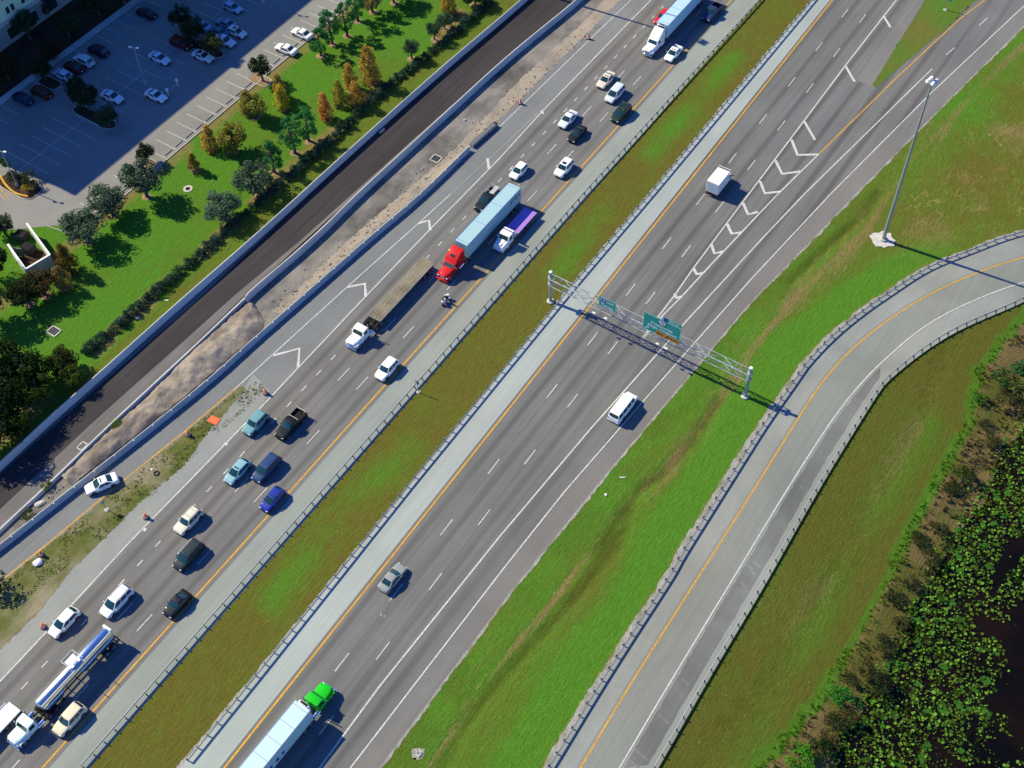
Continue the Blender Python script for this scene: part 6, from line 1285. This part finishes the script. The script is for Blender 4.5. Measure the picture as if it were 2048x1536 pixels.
def tuft_mesh(pts, hmin, hmax, seed, w_=.05):
    r = random.Random(seed); mb = MB()
    for x, y, z0, s in pts:
        for _ in range(5):
            a = r.random()*6.28; h = r.uniform(hmin, hmax)*s; l = r.uniform(.1, .5)*h; d = Vector((math.cos(a), math.sin(a), 0)); n_ = Vector((-d.y, d.x, 0))*w_*r.uniform(.7, 1.5); p = Vector((x+r.gauss(0, .12), y+r.gauss(0, .12), z0))
            mb.add([p-n_, p+n_, p+d*l*.4+n_*.7+Vector((0, 0, h*.6)), p+d*l*.4-n_*.7+Vector((0, 0, h*.6)), p+d*l+Vector((0, 0, h))], [(0, 1, 2, 3), (3, 2, 4)])
    return mb
gpos = {}
def ground_z(x, y):
    i = int(round((x-GX0)/GS)); j = int(round((y-GY0)/GS)); return float(z_at[min(max(j, 0), ny-1), min(max(i, 0), nx-1)])
z_at = z.reshape(ny, nx) if isinstance(z, np.ndarray) else None
dBg, dWg = dB.reshape(ny, nx), dW.reshape(ny, nx); r = random.Random(17); pts = {'a': [], 'b': [], 'c': []}; pads = []
n_try = 0
nzl = vnoise(P, 9, 31).reshape(ny, nx); nzs = vnoise(P, 2.5, 32).reshape(ny, nx)
while n_try < 60000:
    n_try += 1; x, y = r.uniform(-40, 36), r.uniform(18, 170); i, j = int((x-GX0)/GS), int((y-GY0)/GS); b_, w_ = dBg[j, i], dWg[j, i]
    if -1.0 < b_ < .6 and r.random() < .55: pts['a'].append((x, y, z_at[j, i]-.03, r.uniform(.5, 1.1)))
    elif .6 <= b_ < 12 and w_ < 1.5 and nzs[j, i] > .45 and r.random() < .35: pts['b'].append((x, y, z_at[j, i]-.03, r.uniform(.5, 1.2)))
for nm, key, col, lo, hi in (('bank_grass', 'a', (.085, .19, .012), .35, .8), ('bank_scrub', 'b', (.11, .085, .03), .3, .9)):
    o = tuft_mesh(pts[key], lo, hi, 3, .05 if key == 'a' else .07).build(nm, M['leaf']); o.color = (*col, 1); tag(o, {'bank_grass': 'bright tall grass along the mown edge of the pond bank', 'bank_scrub': 'dry brown and olive weeds on the pond bank'}[nm], 'grass', kind='stuff')
mb = MB()
for _ in range(5200):
    x, y = r.uniform(-22, 40), r.uniform(10, 150); i, j = int((x-GX0)/GS), int((y-GY0)/GS)
    if i >= nx or j >= ny: continue
    w_ = dWg[j, i]
    if not -.5 < w_ < 14 or nzl[j, i]*.65+nzs[j, i]*.35 < .33+.022*max(0, w_-5): continue
    s_ = r.uniform(.3, .75); a0 = r.random()*6.28; mb.add([(x+s_*r.uniform(.5, 1.1)*math.cos(a0+q*.785), y+s_*r.uniform(.5, 1.1)*math.sin(a0+q*.785), max(WZ, z_at[j, i])+.012+r.random()*.02) for q in range(8)], [tuple(range(8))])
o = mb.build('water_weed', M['pad_leaf']); o.color = (.030, .085, .012, 1); tag(o, 'dark mats of water weed lying on the pond between the lily leaves', 'water weed', kind='stuff')
mb = MB(); mbb = MB(); cnt_ = 0
for _ in range(95000):
    x, y = r.uniform(-22, 42), r.uniform(10, 150); i, j = int((x-GX0)/GS), int((y-GY0)/GS)
    if i >= nx or j >= ny: continue
    w_ = dWg[j, i]
    if w_ < -2.2: continue
    dens_ = (1 if w_ < 9 else .8 if w_ < 13 else .45) * (1 if nzl[j, i]*.65+nzs[j, i]*.35 > .27+.021*max(0, w_-5) else .012)
    if w_ < 0: dens_ *= .5+.22*w_
    if r.random() > dens_*.8: continue
    s_ = .07+.24*r.random()**1.6; hh = max(0, r.gauss(.12, .16)) if w_ < 12 else max(0, r.gauss(.03, .06)); c_ = Vector((x, y, max(WZ, z_at[j, i])+.03+hh)); nrm = Vector((r.gauss(0, .45), r.gauss(0, .45), 1)).normalized(); a = nrm.orthogonal().normalized(); a = Matrix.Rotation(r.random()*6.28, 3, nrm) @ a; b_ = nrm.cross(a)
    n0 = 7; mb.add([c_+(a*math.cos(q)+b_*math.sin(q)*.8)*s_*(1 if k_ else .35) for k_, q in enumerate([i2*2*math.pi/n0 for i2 in range(n0)])], [tuple(range(n0))]); cnt_ += 1
o = mb.build('lily_pads', M['pad_leaf']); o.color = (.098, .180, .022, 1); tag(o, 'dense floating and upright lily leaves covering the pond edge', 'lily pads', kind='stuff')
print('pads', cnt_, 'objects', len(bpy.data.objects), 'hedge', len(hp))

r = random.Random(61); gp_ = []
for _ in range(1900):
    yy = r.uniform(12, 73); xl = np.interp(yy, [p.y for p in rev(EXY)], [p.x for p in rev(EXY)]); xr = np.interp(yy, [27, 34, 44, 55, 64, 72, 73.5], [-103, -101.8, -100.4, -99.6, -99.0, -98.6, -98.9]) if yy > 20 else -104
    if xr-xl < .8: continue
    x = r.uniform(xl+.4, xr-.3); q = math.sin(x*1.3+yy*.35)+math.sin(yy*.9-x*.7)
    if q > -.2: gp_.append((x, yy, .03, r.uniform(.5, 1.2)))
o = tuft_mesh(gp_, .04, .13, 9, .08).build('gore_weeds', M['leaf']); o.color = (.15, .20, .04, 1); tag(o, 'rough weeds growing over the bare grass gore beside the exit lane', 'weeds', kind='stuff')
